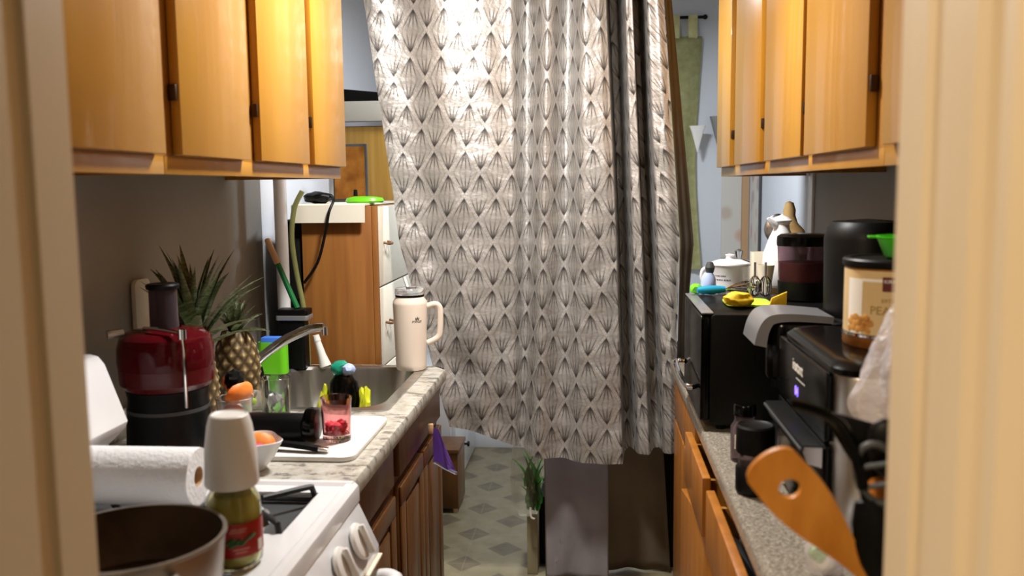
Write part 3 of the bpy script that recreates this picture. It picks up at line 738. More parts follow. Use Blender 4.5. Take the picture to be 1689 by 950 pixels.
# behind the sink
t = thing('dish_caddy', 'black dish caddy with a silver rim behind the tap', 'caddy', (-1.0, 2.92, .911))
ob('caddy_body', PR(rrect(-1.045, -.955, 2.895, 2.955, .01), .9145, 1.075, 'Z', bev=.002), blackp, t, world=True)
ob('caddy_rim', PR(rrect(-1.050, -.940, 2.890, 2.958, .01), 1.0755, 1.092, 'Z', bev=.003), silverp, t, world=True)
ob('caddy_top', PR(rrect(-1.048, -.942, 2.892, 2.956, .01), 1.0925, 1.112, 'Z', bev=.003), blackp, t, world=True)
t = thing('wooden_handled_brush', 'brush with a wooden tip and green handle leaning on the wall pipe', 'brush', (-.985, 2.925, 1.113))
a_, d_ = Vector((-.985, 2.925, 1.114)), Vector((-1.083, 2.935, 1.345))
mid = a_.lerp(d_, .64)
ob('green_grip', TB([a_, mid], [.010, .009], 10), greenh, t, world=True)
ob('wooden_tip', TB([mid, d_.lerp(mid, .06), d_], [.0115, .0105, .006], 10), beigew, t, world=True)
t = thing('white_bottle', 'white slanting bottle neck behind the sink rim', 'bottle', (-.93, 2.935, .916))
ob('bottle_body', TB([(-.900, 2.94, .916), (-.910, 2.94, .95), (-.925, 2.94, 1.0)], [.020, .014, .011], 14), white_mat, t, world=True)
ob('bottle_cap', TB([(-.9252, 2.94, 1.0005), (-.930, 2.94, 1.02)], [.0125, .011], 14), white_mat, t, world=True)

# things in the sink
t = thing('sink_bottle', 'dark bottle with a teal wrapper standing in the sink', 'bottle', (-.742, 2.60, .746))
ob('bottle_body', L([(0, 0), (.045, 0), (.048, .01), (.048, .14), (.042, .19), (.026, .212), (0, .213)], 24), blackg, t)
ob('teal_wrapper', blob(.026, 5, .4, 2.4, 2, (1, 1, .9), (-.012, 0, .232)), tealwrap, t)
ob('clear_cap', blob(.020, 6, .3, 2.4, 2, (1, 1, .9), (.018, -.008, .230)), bluecap, t)
t = thing('cleaning_cloth', 'neon yellow cloth crumpled round the bottle in the sink', 'cloth', (-.742, 2.60, .746))
for k, dx in enumerate((-.05, .055)): ob('fold' , blob(.032, 30 + k, .5, 2, 3, (.6, .6, 2.7), (dx * 1.2, -.012, .088)), yellowneon, t)

# tumbler with handle
mx, my = -.600, 2.905
fa_ = math.atan2(-my, -mx)
t = thing('insulated_tumbler', 'large cream tumbler with handle and straw at the sink corner', 'tumbler', (mx, my, .9155))
ob('tumbler_body', L([(0, 0), (.046, 0), (.049, .004), (.050, .02), (.056, .215), (.0555, .224), (.047, .236), (.046, .240), (0, .240)], 44), peach, t)
ob('lid_ring', L([(.0425, .2405), (.047, .2405), (.0475, .246), (.0425, .2465)], 40), blackp, t)
ob('lid', L([(0, .247), (.0465, .247), (.048, .250), (.048, .264), (.045, .268), (0, .268)], 40), clearp, t)
ob('lid_flap', B(-.006, .026, -.030, -.006, .2685, .274, bev=.002), steel, t)
ob('straw', TB([(-.004, -.01, .269), (-.016, -.008, .305)], .005, 10), straw, t)
hx = smoothpts([(.0555, 0, .206), (.08, 0, .212), (.094, 0, .205), (.099, 0, .185), (.097, 0, .13), (.092, 0, .105), (.074, 0, .092), (.0535, 0, .084)], 5)
hb = TB(hx, .0075, 10, sq=1.3); orient(hb, Matrix.Rotation(fa_ + PI/2 + .05, 4, 'Z')); ob('handle', hb, peach, t)
bm = textbm('STANLEY', .0085, .0003); ob('brand_word', wrap(bm, .0548, fa_ + .42, .163), darkpr, t)
bm = stroke([(-.006, .176), (-.003, .170), (0, .178), (.003, .170), (.006, .176)], .0011); ob('brand_emblem', wrap(bm, .0548, fa_ + .42, 0), darkpr, t)

# purple packet on the cabinet
t = thing('purple_packet', 'purple foil packet clipped to the top of the sink cabinet door', 'packet', (-.49, 2.70, .64))
bm = bmesh.new(); rows = []
for i in range(9):
    s = i / 8; z = .772 - .125 * s; w = .018 + .055 * s; row = []
    for k in range(7):
        u = k / 6 - .5
        row.append(bm.verts.new((-.488 + .028 * s + u * w * 1.1, 2.70 - u * w * .8 + .008 * math.sin(u * 9 + s * 4) * s, z - .02 * u * s)))
    rows.append(row)
for A, D in zip(rows, rows[1:]):
    for k in range(6): bm.faces.new((A[k], A[k+1], D[k+1], D[k]))
bmesh.ops.solidify(bm, geom=bm.faces, thickness=.004); ob('foil', bm, purple, t, world=True)
ob('clip', B(-.510, -.494, 2.692, 2.708, .755, .785, bev=.002), beigew, t, world=True)
bm = TB([(-.500, 2.728, .658), (-.460, 2.70, .646), (-.420, 2.672, .638)], .006, 8); ob('foil_hem', bm, clearp, t, world=True)

# ------------------------------------------------------------------ beyond the sink, left
t = thing('tall_dresser', 'tall wooden dresser with white drawer fronts past the sink', 'dresser', (-.92, 3.4, 0))
DY0, DY1, DXF, DZ = 3.06, 3.92, -.740, 1.448
ob('body', B(-1.005, DXF - .019, DY0, DY1, 0, DZ - .001, bev=.002), dresser_wood, t, world=True)
ob('side_edge', B(DXF - .0185, DXF, DY0, DY0 + .02, 0, DZ, bev=.002), dresser_wood, t, world=True)
for i in range(5):
    z0 = .03 + i * .284
    d = ob('drawer', B(DXF - .0185, DXF - .002, DY0 + .022, DY1 - .004, z0, z0 + .278, bev=.003), cream, t, world=True)
    for yy in (3.19, 3.75):
        g = TB(smoothpts([(DXF - .002, yy - .03, z0 + .15), (DXF + .018, yy - .022, z0 + .145), (DXF + .018, yy + .022, z0 + .145), (DXF - .002, yy + .03, z0 + .15)], 4), .0045, 8)
        bmesh.ops.translate(g, verts=g.verts, vec=-t.location); ob('pull', g, oak, d)
t = thing('dresser_cloth', 'cream cloth folded over the top of the dresser', 'cloth', (-.9, 3.3, DZ))
prf = [(3.03, 1.392), (3.036, 1.392), (3.040, 1.445), (3.046, 1.4495), (3.60, 1.4495), (3.60, 1.456), (3.046, 1.456), (3.034, 1.452)]
ob('cloth', PR(prf, -1.03, -.775, 'X'), cream, t, world=True)
t = thing('phone_gadget', 'black gadget lying on the dresser cloth', 'gadget', (-.96, 3.12, 1.457))
ob('gadget_body', blob(.05, 8, .25, 2, 3, (1.1, .8, .42), (0, 0, .020)), blackp, t)
ob('gadget_cable', TB(smoothpts([(.05, -.02, .025), (.075, -.07, .012), (.065, -.098, -.03), (.05, -.098, -.10), (.02, -.10, -.20), (-.03, -.10, -.27)], 6), .005, 8), blackp, t)
t = thing('green_case', 'green flat case on the dresser cloth beside the curtain', 'case', (-.80, 3.14, 1.457))
ob('case_body', L([(0, 0), (.055, 0), (.06, .006), (.055, .017), (.03, .022), (0, .023)], 28, sx=1.15, sy=.7), green, t)
ob('case_knob', L([(0, .0232), (.008, .0232), (.007, .045), (0, .047)], 12, c=(-.035, .01, 0)), blackp, t)
t = thing('dresser_mirror', 'small framed mirror standing on the dresser', 'mirror', (-.90, 3.36, 1.457))
ob('mirror_frame', B(-.985, -.845, 3.36, 3.378, 1.457, 1.672, bev=.003), greyp, t, world=True)
ob('mirror_glass', B(-.968, -.852, 3.356, 3.3595, 1.468, 1.662), amber, t, world=True)  # brown reflection in the mirror is painted in with this material
ob('mirror_side', B(-.99, -.972, 3.352, 3.3595, 1.457, 1.672, bev=.002), silverp, t, world=True)
t = thing('wardrobe', 'yellow wood wardrobe behind the dresser', 'wardrobe', (-.9, 4.15, 0))
ob('body', B(XL + .004, -.855, 3.96, 4.25, 0, 1.775, bev=.003), yellow_wood, t, world=True)
ob('top_board', B(XL + .004, -.85, 3.95, 4.26, 1.7755, 1.795, bev=.003), silverp, t, world=True)
t = thing('storage_box', 'cream storage box on top of the wardrobe', 'box', (-.9, 4.1, 1.796))
ob('box_body', B(XL + .01, -.855, 3.955, 4.25, 1.7965, 1.885, bev=.008), cream, t, world=True)
t = thing('black_case', 'black wedge-shaped case on the cream storage box', 'case', (-.9, 4.1, 1.886))
ob('case_body', PR([(XL + .012, 1.8865), (-.86, 1.8865), (-.86, 1.915), (XL + .012, 1.945)], 3.97, 4.2, 'Y', bev=.004), blackm, t, world=True)
t = thing('garden_hose', 'olive green hose hanging in the gap beside the dresser', 'hose', (-1.0, 3.03, 1.45))
hp = smoothpts([(-.985, 3.022, 1.50), (-1.015, 3.022, 1.44), (-1.027, 3.022, 1.34), (-1.015, 3.022, 1.22), (-.995, 3.022, 1.10), (-.985, 3.022, .95), (-.985, 3.022, .0)], 6)
ob('hose_tube', TB(hp, .009, 10), hose, t, world=True)
t = thing('dark_gap_fill', 'black block standing for black items and shade between the pipe and the dresser', 'bag', (-1.07, 3.2, 0))
ob('gap_fill_body', B(-1.095, -1.008, 3.07, 3.5, 0, 1.40, bev=.012), blackm, t, world=True)  # one black block stands for the gap's shade and the black items in it
t = thing('white_cabinet', 'low white cabinet with a black knob by the far wall', 'cabinet', (-.88, 4.75, 0))
ob('body', B(XL + .004, -.702, 4.32, 5.11, 0, .60, bev=.004), white_gloss, t, world=True)
d = ob('door', B(-.7015, -.682, 4.34, 5.09, .02, .585, bev=.004), white_gloss, t, world=True)
g = L([(0, -.6815), (.006, -.6815), (.006, -.668), (.015, -.664), (.013, -.654), (0, -.652)], 16, c=(0, 4.62, .165), axis='X')
bmesh.ops.translate(g, verts=g.verts, vec=-t.location); ob('knob', g, blackp, d)
t = thing('wooden_crate', 'low brown wooden box on the floor before the white cabinet', 'box', (-.75, 4.15, 0))
ob('body', B(-.84, -.628, 4.04, 4.26, .022, .285, bev=.004), oak, t, world=True)
for x in (-.82, -.645):
    for y in (4.055, 4.245): ob('foot', L([(0, 0), (.010, 0), (.012, .0215), (0, .0215)], 12, c=(x, y, 0)), beigew, t, world=True)
ob('lid', B(-.844, -.622, 4.035, 4.265, .2855, .305, bev=.003), oak, t, world=True)

# ------------------------------------------------------------------ curtain
KN = [(602, 660, 742, 704, -.02, .00), (660, 708, 772, 711, .005, .015), (720, 757, 803, 719, -.012, -.005), (790, 812, 830, 731, .008, .012), (842, 846, 848, 736, -.005, .008),
      (866, 866, 858, 742, .10, .05), (905, 898, 888, 752, -.035, -.03), (936, 930, 925, 757, .09, .02), (965, 965, 962, 759, -.045, -.035), (988, 1000, 1000, 761, -.035, -.035),
      (999, 1016, 1026, 760, -.015, -.03), (1008, 1025, 1033, 757, .30, .12), (1022, 1033, 1040, 752, .30, .13), (1032, 1045, 1056, 751, -.02, .02), (1042, 1058, 1070, 751, -.03, .01),
      (1050, 1066, 1082, 750, .26, .09), (1059, 1074, 1090, 750, .26, .09), (1067, 1086, 1098, 750, -.02, .01), (1083, 1106, 1106, 749, -.035, .0), (1094, 1121, 1112, 749, -.02, .01)]
CYP, ZT = 3.2, 2.42
def curve_at(kn, sub=7):
    out = []
    for i in range(len(kn) - 1):
        a, b_ = kn[max(i-1, 0)], kn[i+1]
        for k in range(sub):
            t_ = k / sub; e = t_ * t_ * (3 - 2 * t_)
            out.append([kn[i][j] * (1-t_) + kn[i+1][j] * t_ if j < 4 else kn[i][j] * (1-e) + kn[i+1][j] * e for j in range(6)])
    return out + [list(kn[-1])]
def cloth(kn, anchor, rows=80, sub=7):
    cols = curve_at(kn, sub); bm = bmesh.new(); uvl = bm.loops.layers.uv.new('UVMap'); G = []; uvs = {}
    for j in range(rows + 1):
        row = []; s = j / rows
        for c_ in cols:
            top = P(c_[0], 0, Y=CYP); midp = P(c_[1], 400, Y=CYP); bot = P(c_[2], c_[3], Y=CYP)
            z = ZT + (bot.z - ZT) * s
            if z > midp.z: x = midp.x + (top.x - midp.x) * min(1.12, (z - midp.z) / (top.z - midp.z))
            else: x = bot.x + (midp.x - bot.x) * (z - bot.z) / (midp.z - bot.z)
            f = min(1, max(0, (top.z - z) / (top.z - bot.z))); dy = c_[4] * (1 - f) + c_[5] * f
            w = noise.noise(Vector((x * 6, z * 6, 2.7))) * .014 * (.4 + f) + noise.noise(Vector((x * 15, z * 13, 5.1))) * .006 * (.3 + f)
            row.append(Vector((x, CYP + dy + w, z)))
        L_ = [0]
        for a, b_ in zip(row, row[1:]): L_.append(L_[-1] + math.hypot(b_.x - a.x, b_.y - a.y))
        an = L_[anchor * sub]; vr = []
        for q_, l_ in zip(row, L_):
            v = bm.verts.new(q_); uvs[v] = (l_ - an, q_.z); vr.append(v)
        G.append(vr)
    for A, D in zip(G, G[1:]):
        for k in range(len(A) - 1):
            f = bm.faces.new((A[k], A[k+1], D[k+1], D[k]))
            for lp in f.loops: lp[uvl].uv = uvs[lp.vert]
    return bm
t = thing('patterned_curtain', 'silver grey curtain with a lattice of fan diamonds across the kitchen', 'curtain', (-.2, 3.2, .52))
ob('curtain_panel', cloth(KN, 6), curt_m, t, world=True, sharp=180)
KL = [(1095, 1122, 1113, 749, -.019, .011), (1102, 1134, 1115, 749, .02, .03), (1111, 1147, 1117, 749, .06, .05)]
ob('side_lining', cloth(KL, 0, 60, 5), lining, t, 'plain brown lining strip along the right edge of the curtain', world=True, sharp=180)
t = thing('curtain_rod', 'metal tension rod holding the patterned curtain', 'rod', (-.1, 3.23, 2.43))
ob('rod', TB([(XL + .001, 3.23, 2.435), (XR - .001, 3.23, 2.435)], .012, 12), steel, t, world=True)

# below the curtain
def hang(name, label, mat, kn, y, z0, z1, cat='cloth'):
    bm = bmesh.new(); G = []
    for j in range(25):
        s = j / 24; row = []
        for i in range(41):
            u = i / 40; xa = kn[0][0] + (kn[1][0] - kn[0][0]) * s; xb = kn[0][1] + (kn[1][1] - kn[0][1]) * s
            row.append(bm.verts.new((xa + (xb - xa) * u, y + .018 * math.sin(u * PI * kn[2]) + .02 * noise.noise(Vector((u * 4, s * 4, kn[2]))), z0 + (z1 - z0) * s)))
        G.append(row)
    for A, D in zip(G, G[1:]):
        for k in range(40): bm.faces.new((A[k], A[k+1], D[k+1], D[k]))
    bmesh.ops.solidify(bm, geom=bm.faces, thickness=.006)
    return ob(name, bm, mat, None, label, cat, sharp=180)
hang('grey_cloth', 'pale grey cloth hanging below the middle of the curtain', greyc, ((-.190, .050), (-.185, .053), 1.0), 3.315, .80, .01)
hang('brown_cloth', 'dark brown cloth hanging below the right part of the curtain', brownc, ((.035, .235), (.035, .295), 1.0), 3.44, .95, .01)
t = thing('upright_post', 'narrow pale upright post under the bag of greens', 'post', (-.24, 3.42, 0))
ob('post', B(-.262, -.220, 3.40, 3.62, 0, .245, bev=.003), palewood, t, world=True)
t = thing('dark_box', 'dark box standing between the pale post and the grey cloth', 'box', (-.2, 3.6, 0))
ob('box_body', B(-.217, -.06, 3.50, 3.75, 0, .28, bev=.006), blackm, t, world=True)
t = thing('black_gap_block', 'tall black block added for the shade in the gap beside the brown cloth', 'block', (.30, 3.65, 0))
ob('gap_block_body', PR(rrect(.20, .40, 3.50, 3.85, .02), 0, .85, 'Z', bev=.004), blackm, t, world=True)  # black block added to stand for the shade in this gap
t = thing('greens_bag', 'clear plastic bag of green leaves hanging below the curtain', 'bag', (-.26, 3.36, .25))
ob('bag_film', L([(0, 0), (.03, .004), (.052, .06), (.058, .16), (.05, .26), (.02, .36), (.008, .42), (.02, .46), (0, .461)], 28, sy=.5, wob=lambda a, z, i: 1 + .10 * math.sin(a * 5 + i) + .06 * math.sin(a * 11)), bag2_m, t)
rnd = random.Random(4)
lf = None
for i in range(22):
    bm = None
    if lf is None: lf = ob('leaf', leaf_mesh(.13, .042, .6), herb, t, sharp=60); o2 = lf
    else: o2 = lf.copy(); C.objects.link(o2); o2.parent = t
    o2.location = (.026 + rnd.uniform(-.020, .020), rnd.uniform(-.008, .008), .02 + rnd.uniform(0, .13)); o2.rotation_euler = (rnd.uniform(-.2, .2), rnd.uniform(-.25, .25), rnd.uniform(-.5, .5) + (PI if i % 2 else 0))
ob('bag_highlight', TB(smoothpts([(.018, -.03, .045), (.02, -.032, .01), (.034, -.032, .002)], 4), .004, 8), white_mat, t)  # highlight along the bottom edge of the film, modelled as a white strip

# far wall, right
t = thing('olive_hanging', 'olive green cloth hanging from a black rod on the far wall', 'wall hanging', (.5, 5.08, 1.05))
bm = bmesh.new(); G = []
for j in range(40):
    s = j / 39; row = []
    for i in range(13):
        u = i / 12; row.append(bm.verts.new((.40 + (.165 + .035 * math.sin(s * 5 + 2) * .5 + .01 * s) * u, 5.09 + .012 * math.sin(u * 7 + s * 3) + .006 * noise.noise(Vector((u*5, s*9, 1))), 2.30 - 1.26 * s)))
    G.append(row)
for A, D in zip(G, G[1:]):
    for k in range(12): bm.faces.new((A[k], A[k+1], D[k+1], D[k]))
bmesh.ops.solidify(bm, geom=bm.faces, thickness=.006); ob('cloth', bm, greencloth, t, world=True, sharp=180)
for x in (.41, .505): ob('tab', B(x, x + .05, 5.078, 5.104, 2.29, 2.412, bev=.004), greencloth, t, world=True)
ob('hanging_rod', TB([(.36, 5.09, 2.40), (.585, 5.09, 2.40)], .0085, 10), blackp, t, world=True)
ob('rod_tip', blob(.014, 1, .05, 1, 2, (1, 1, 1), (.595, 5.09, 2.40)), blackp, t, world=True)
ob('lower_bar', TB([(.36, 5.112, 2.31), (.46, 5.112, 2.31)], .0085, 10), blackp, t, world=True)
t = thing('paper_cone', 'white paper cone pinned over the olive hanging', 'paper', (.555, 5.03, 1.73))
ob('paper', L([(0, -.07), (.002, -.07), (.032, .04), (.045, .07), (.043, .07), (0, .0)], 20, sy=.35, c=(0, 0, .02)), white_mat, t)
t = thing('wall_sconce', 'pale grey lamp shade on the far wall beside the right cabinet', 'lamp', (.695, 5.06, 1.80))
ob('shade', L([(.028, -.10), (.075, .07), (.072, .07), (.025, -.10)], 24, sy=.7), silverp, t)
ob('mount', B(-.01, .01, .0, .068, -.06, -.03, bev=.002), silverp, t)
poster_m = pm('floral_print', 'D8D4CC', .6); nt = NT(poster_m)
v_ = nt.add('ShaderNodeTexVoronoi'); v_.inputs['Scale'].default_value = 9; tc = nt.add('ShaderNodeTexCoord'); nt.l.new(tc.outputs['Object'], v_.inputs[0])
sepc = nt.add('ShaderNodeSeparateColor'); nt.l.new(v_.outputs['Color'], sepc.inputs[0])
flower = nt.ramp(sepc.outputs[0], [(0, 'C87070'), (.4, 'C8A078'), (.7, '8AA0B8'), (1, 'B85858')])
fm = 1 - nt.step(Ex(nt, v_.outputs['Distance']), .25, .5)
nt.l.new(nt.mix(fm * .6, lin('D6D2CA'), flower), nt.n['Principled BSDF'].inputs['Base Color'])
t = thing('floral_poster', 'white floral printed panel on the far wall in the corner', 'poster', (.78, YB - .01, 1.1))
ob('panel', B(.70, .808, YB - .008, YB - .001, 1.10, 1.66), poster_m, t, world=True)
t = thing('floral_banner', 'narrow red floral strip on the right wall by the corner', 'banner', (XR - .01, 4.95, 1.1))
ob('panel', B(XR - .008, XR - .001, 4.83, 5.07, 1.12, 1.66), poster_m, t, world=True)
ob('dark_edge', B(XR - .012, XR - .001, 4.80, 4.829, 1.12, 1.66), darkpr, t, world=True)

# ------------------------------------------------------------------ right base cabinets and worktop
XFR = .292
def base_r(label, y0, y1):
    t = thing('base_cabinet', label, 'cabinet', (XR, (y0 + y1) / 2, 0), group='orange wood base cabinets under the appliances')
    bm = carcass(bmesh.new(), XR, XFR, y0, y1, front=False)
    box(bm, XFR, XFR + .018, y0 + .017, y0 + .035, .105, .868); box(bm, XFR, XFR + .018, y1 - .035, y1 - .017, .105, .868)
    box(bm, XFR, XFR + .018, y0 + .035, y1 - .035, .705, .735); box(bm, XFR, XFR + .018, y0 + .035, y1 - .035, .105, .13)
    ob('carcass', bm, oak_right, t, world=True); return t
def drawer(t, y0, y1, xo, z0=.725, z1=.862):
    d = ob('drawer', B(xo, xo + .019, y0, y1, z0, z1, bev=.003), oak_right, t, world=True)
    g = bmesh.new(); x1 = xo + .45; a, b_ = y0 + .045, y1 - .045
    box(g, xo + .0195, x1, a, a + .012, z0 + .03, z1 - .02); box(g, xo + .0195, x1, b_ - .012, b_, z0 + .03, z1 - .02)
    box(g, x1 - .012, x1, a + .012, b_ - .012, z0 + .03, z1 - .02); box(g, xo + .0195, x1, a, b_, z0 + .018, z0 + .03)
    bmesh.ops.translate(g, verts=g.verts, vec=-t.location); ob('drawer_tray', g, honey_edge, d)
def door_r(t, y0, y1, z0=.12, z1=.715, ang=0.0, x=XFR - .0205):
    bm = B(x, x + .019, y0, y1, z0, z1, bev=.003)
    if ang: bmesh.ops.rotate(bm, verts=bm.verts, cent=(x + .019, y0, 0), matrix=Matrix.Rotation(ang, 3, 'Z'))
    return ob('door', bm, oak_right, t, world=True)
t = base_r('orange wood base cabinet under the black oven, at the far end', 2.42, 3.10); drawer(t, 2.45, 3.07, XFR - .0205); door_r(t, 2.45, 2.75); door_r(t, 2.76, 3.07)
t = base_r('orange wood base cabinet with a pulled drawer and door ajar', 1.955, 2.42); drawer(t, 1.985, 2.37, .238); door_r(t, 2.02, 2.36, z1=.712, ang=.115, x=XFR - .026)
t = base_r('orange wood base cabinet with the open drawer of utensils', 1.42, 1.955); drawer(t, 1.44, 1.905, .236); door_r(t, 1.45, 1.92)
t = base_r('nearest orange wood base cabinet beside the right door jamb', .872, 1.42); drawer(t, .90, 1.39, XFR - .0205); door_r(t, .90, 1.39)
# contents of the open drawer (tray floor top at .755)
t = thing('peeler', 'black handled peeler in the open drawer', 'peeler', (.29, 1.70, .756))
ob('grip', TB(smoothpts([(.276, 1.80, .790), (.280, 1.72, .800), (.292, 1.62, .800), (.30, 1.57, .79)], 5), [.012 + .005 * math.sin(PI * i / 15) for i in range(16)], 10), blackp, t, world=True)
ob('blade', TB([(.276, 1.801, .79), (.276, 1.835, .775)], .006, 8), chrome, t, world=True)
t = thing('serving_spoon', 'black spoon handle at the near end of the open drawer', 'spoon', (.285, 1.52, .756))
ob('handle', TB([(.276, 1.58, .785), (.282, 1.50, .79)], [.014, .011], 10), blackg, t, world=True)
t = thing('purple_scoop', 'purple handled tool in the open drawer', 'scoop', (.29, 1.52, .756))
ob('handle', TB([(.300, 1.55, .79), (.303, 1.495, .797)], [.012, .012], 10), purple, t, world=True)
t = thing('plastic_tub', 'pale pink plastic tub at the far end of the open drawer', 'tub', (.30, 1.82, .756))
ob('tub', B(.296, .350, 1.785, 1.845, .756, .835, bev=.012), peach, t, world=True)
t = thing('steel_utensil', 'shiny steel utensil between the handles in the open drawer', 'utensil', (.27, 1.55, .756))
ob('rod', TB([(.262, 1.66, .772), (.265, 1.50, .785)], .006, 8), chrome, t, world=True)

t = thing('appliance_worktop', 'grey speckled worktop under the appliances', 'worktop', (.56, 2.0, .87))
ob('slab', B(.275, XR - .002, .868, 3.12, .8700, .91), ctr_right, t, world=True)
ob('front_edge', PR([(.275, .87), (.267, .87), (.262, .876), (.261, .895), (.263, .904), (.268, .909), (.275, .91)], .868, 3.12, 'Y'), ctr_right, t, world=True)

# ------------------------------------------------------------------ black countertop oven and what stands on it
OY0, OY1, OX0, OX1, OZ = 2.195, 2.60, .256, .68, 1.198
t = thing('countertop_oven', 'black countertop oven with a chrome door handle on the speckled counter', 'oven', (.47, 2.40, .911))
ob('body', PR(rrect(OX0 + .022, OX1, .925, OZ, .012), OY0, OY1, 'Y', bev=.004), blackp, t, world=True)
d = ob('door', PR(rrect(OY0 + .005, OY1 - .005, .935, OZ - .004, .008), OX0, OX0 + .0215, 'X', bev=.003), blackg, t, world=True)
g = TB(smoothpts([(OX0, OY0 + .05, 1.015), (OX0 - .028, OY0 + .055, 1.012), (OX0 - .028, OY1 - .055, 1.012), (OX0, OY1 - .05, 1.015)], 5), .007, 10)
bmesh.ops.translate(g, verts=g.verts, vec=-t.location); ob('handle', g, chrome, d)
ob('top_trim', B(OX0 + .001, OX0 + .03, OY0 + .004, OY1 - .004, OZ + .0004, OZ + .004, bev=.001), silverp, t, world=True)
for x in (.31, .66):
    for y in (2.23, 2.57): ob('foot', L([(0, .9105), (.014, .9105), (.014, .9245), (0, .9245)], 12, c=(x, y, 0)), blackp, t, world=True)
ZO = OZ + .0045
def on(x, y): p_ = P(x, y, Z=ZO); return (p_.x, p_.y, ZO)
t = thing('lime_mat', 'lime green silicone mat on top of the black oven', 'mat', (.39, 2.37, ZO))
ob('mat', PR(rrect(.335, .45, 2.30, 2.44, .03), ZO, ZO + .005, 'Z', bev=.001), lime, t, world=True)
t = thing('yellow_cloth', 'yellow folded cloth at the near edge of the black oven', 'cloth', on(1219, 507))
ob('cloth', blob(.030, 12, .3, 1.8, 3, (1.25, .7, .62), (0, 0, .021)), yellow, t)
t = thing('yellow_scraper', 'yellow scraper propped beside the red juice pitcher', 'scraper', (.452, 2.285, ZO))
ob('blade', orient(PR([(-.022, 0), (.022, 0), (.022, .04), (-.014, .024)], -.004, .004, 'Y', bev=.001), Matrix.Identity(4)), yellow, t)
t = thing('wire_whisk', 'whisk with a teal handle lying on the black oven', 'whisk', on(1190, 483))
wa, wb, wc = P(1150, 479, Z=1.222), P(1196, 477, Z=1.224), P(1246, 472, Z=1.226)
ob('handle', TB([wa.lerp(wb, k / 15) for k in range(16)], [.008 + .004 * math.sin(PI * k / 15) for k in range(16)], 12), teal, t, world=True)
dn = (wc - wb); dp = Vector((-dn.y, dn.x, 0)).normalized()
for k in range(5):
    a = PI * k / 5; o_ = dp * (math.cos(a) * .015) + Vector((0, 0, math.sin(a) * .012))
    ob('wire', TB(smoothpts([wb, wb.lerp(wc, .4) + o_, wb.lerp(wc, .8) + o_ * 1.3, wc, wb.lerp(wc, .8) - o_ * 1.3, wb.lerp(wc, .4) - o_, wb], 4), .0014, 6), chrome, t, world=True)
t = thing('egg_beater', 'pair of steel beaters standing before the white jug', 'beater', on(1252, 490))
for kx in (-.012, .016):
    for k in range(3):
        a = PI * k / 3; dx, dy = math.cos(a) * .014, math.sin(a) * .014
        ob('beater_wire', TB(smoothpts([(kx, 0, .003), (kx + dx, dy, .012), (kx + dx, dy, .042), (kx, 0, .058), (kx - dx, -dy, .042), (kx - dx, -dy, .012), (kx, 0, .003)], 4), .0018, 6), chrome, t)
    ob('beater_shaft', TB([(kx, 0, .058), (kx, 0, .095)], .003, 8), chrome, t)

cx, cy, _z = on(1203, 479)
t = thing('white_pot', 'white lidded pot with lines of small print on the black oven', 'pot', (cx, cy, ZO))
ob('pot_body', L([(0, 0), (.05, 0), (.055, .006), (.0565, .07), (.059, .074), (0, .075)], 40), white_gloss, t)
ob('pot_lid', L([(0, .0755), (.0585, .0755), (.058, .08), (.035, .089), (.012, .092), (.010, .098), (.014, .104), (0, .107)], 40), white_gloss, t)
f2 = math.atan2(-cy, -cx)
ob('pot_handle', orient(TB(smoothpts([(.055, 0, .064), (.075, 0, .062), (.080, 0, .04), (.072, 0, .018), (.0545, 0, .014)], 5), .006, 10), Matrix.Rotation(f2 - 1.35, 4, 'Z')), white_gloss, t)
for k, (a, b_, z) in enumerate(((-.045, -.008, .045), (-.045, .006, .034))):
    for i in range(7):
        u0 = a + (b_ - a) * i / 7
        ob('print_mark', wrap(patch(u0, u0 + (b_ - a) / 7 * (.75 if i % 3 else .5), z, z + .003, .0006, 3), .0558, f2, 0), darkpr, t)
t = thing('blue_bottle', 'pale blue bottle with a dark cap behind the white pot', 'bottle', (.318, 2.57, ZO))
ob('bottle_body', L([(0, 0), (.020, 0), (.022, .02), (.020, .045), (.012, .06), (0, .06)], 20), bluecap, t)
ob('bottle_cap', L([(0, .0602), (.010, .0602), (.014, .075), (.008, .09), (0, .091)], 16, c=(.004, 0, 0)), greyp, t)
t = thing('green_scrubber', 'small green scrubber beside the white pot handle', 'scrubber', (.282, 2.555, ZO))
ob('scrubber', blob(.017, 13, .3, 3, 2, (1, 1, .9), (0, 0, .016)), green, t)
t = thing('square_cup', 'ivory square cup right of the white pot', 'cup', on(1252, 468))
ob('cup', tray(-.026, .026, -.022, .022, 0, .098, .008, .003), ivory, t)
t = thing('ivory_egg_cup', 'small ivory cup in front of the square cup', 'cup', on(1262, 482))
ob('cup', L([(0, 0), (.016, 0), (.018, .03), (.024, .072), (.025, .078), (.022, .078), (.015, .03), (0, .02)], 24), ivory, t)
cx, cy, _z = on(1287, 473)
t = thing('white_jug', 'tall white porcelain jug between the cups and the juice pitcher', 'jug', (cx, cy, ZO))
ob('jug_body', L([(0, 0), (.045, 0), (.052, .01), (.056, .05), (.052, .10), (.036, .145), (.024, .17), (.022, .185), (.026, .192), (0, .193)], 36), white_gloss, t)
ob('jug_lid', L([(0, .1935), (.028, .1935), (.030, .198), (.018, .208), (.006, .212), (0, .217)], 28), white_gloss, t)
ob('jug_spout', TB([(-.02, -.01, .186), (-.034, -.017, .194), (-.044, -.021, .205)], [.012, .009, .004], 10), white_gloss, t)
t = thing('tan_figurine', 'tan jug shaped figurine with a pointed top behind the white jug', 'figurine', (.60, 2.88, .911))
ob('figurine_body', L([(0, 0), (.05, 0), (.055, .02), (.055, .35), (.056, .42), (.045, .455), (.026, .475), (.018, .50), (.019, .515), (.012, .538), (0, .543)], 24), figure_m, t)
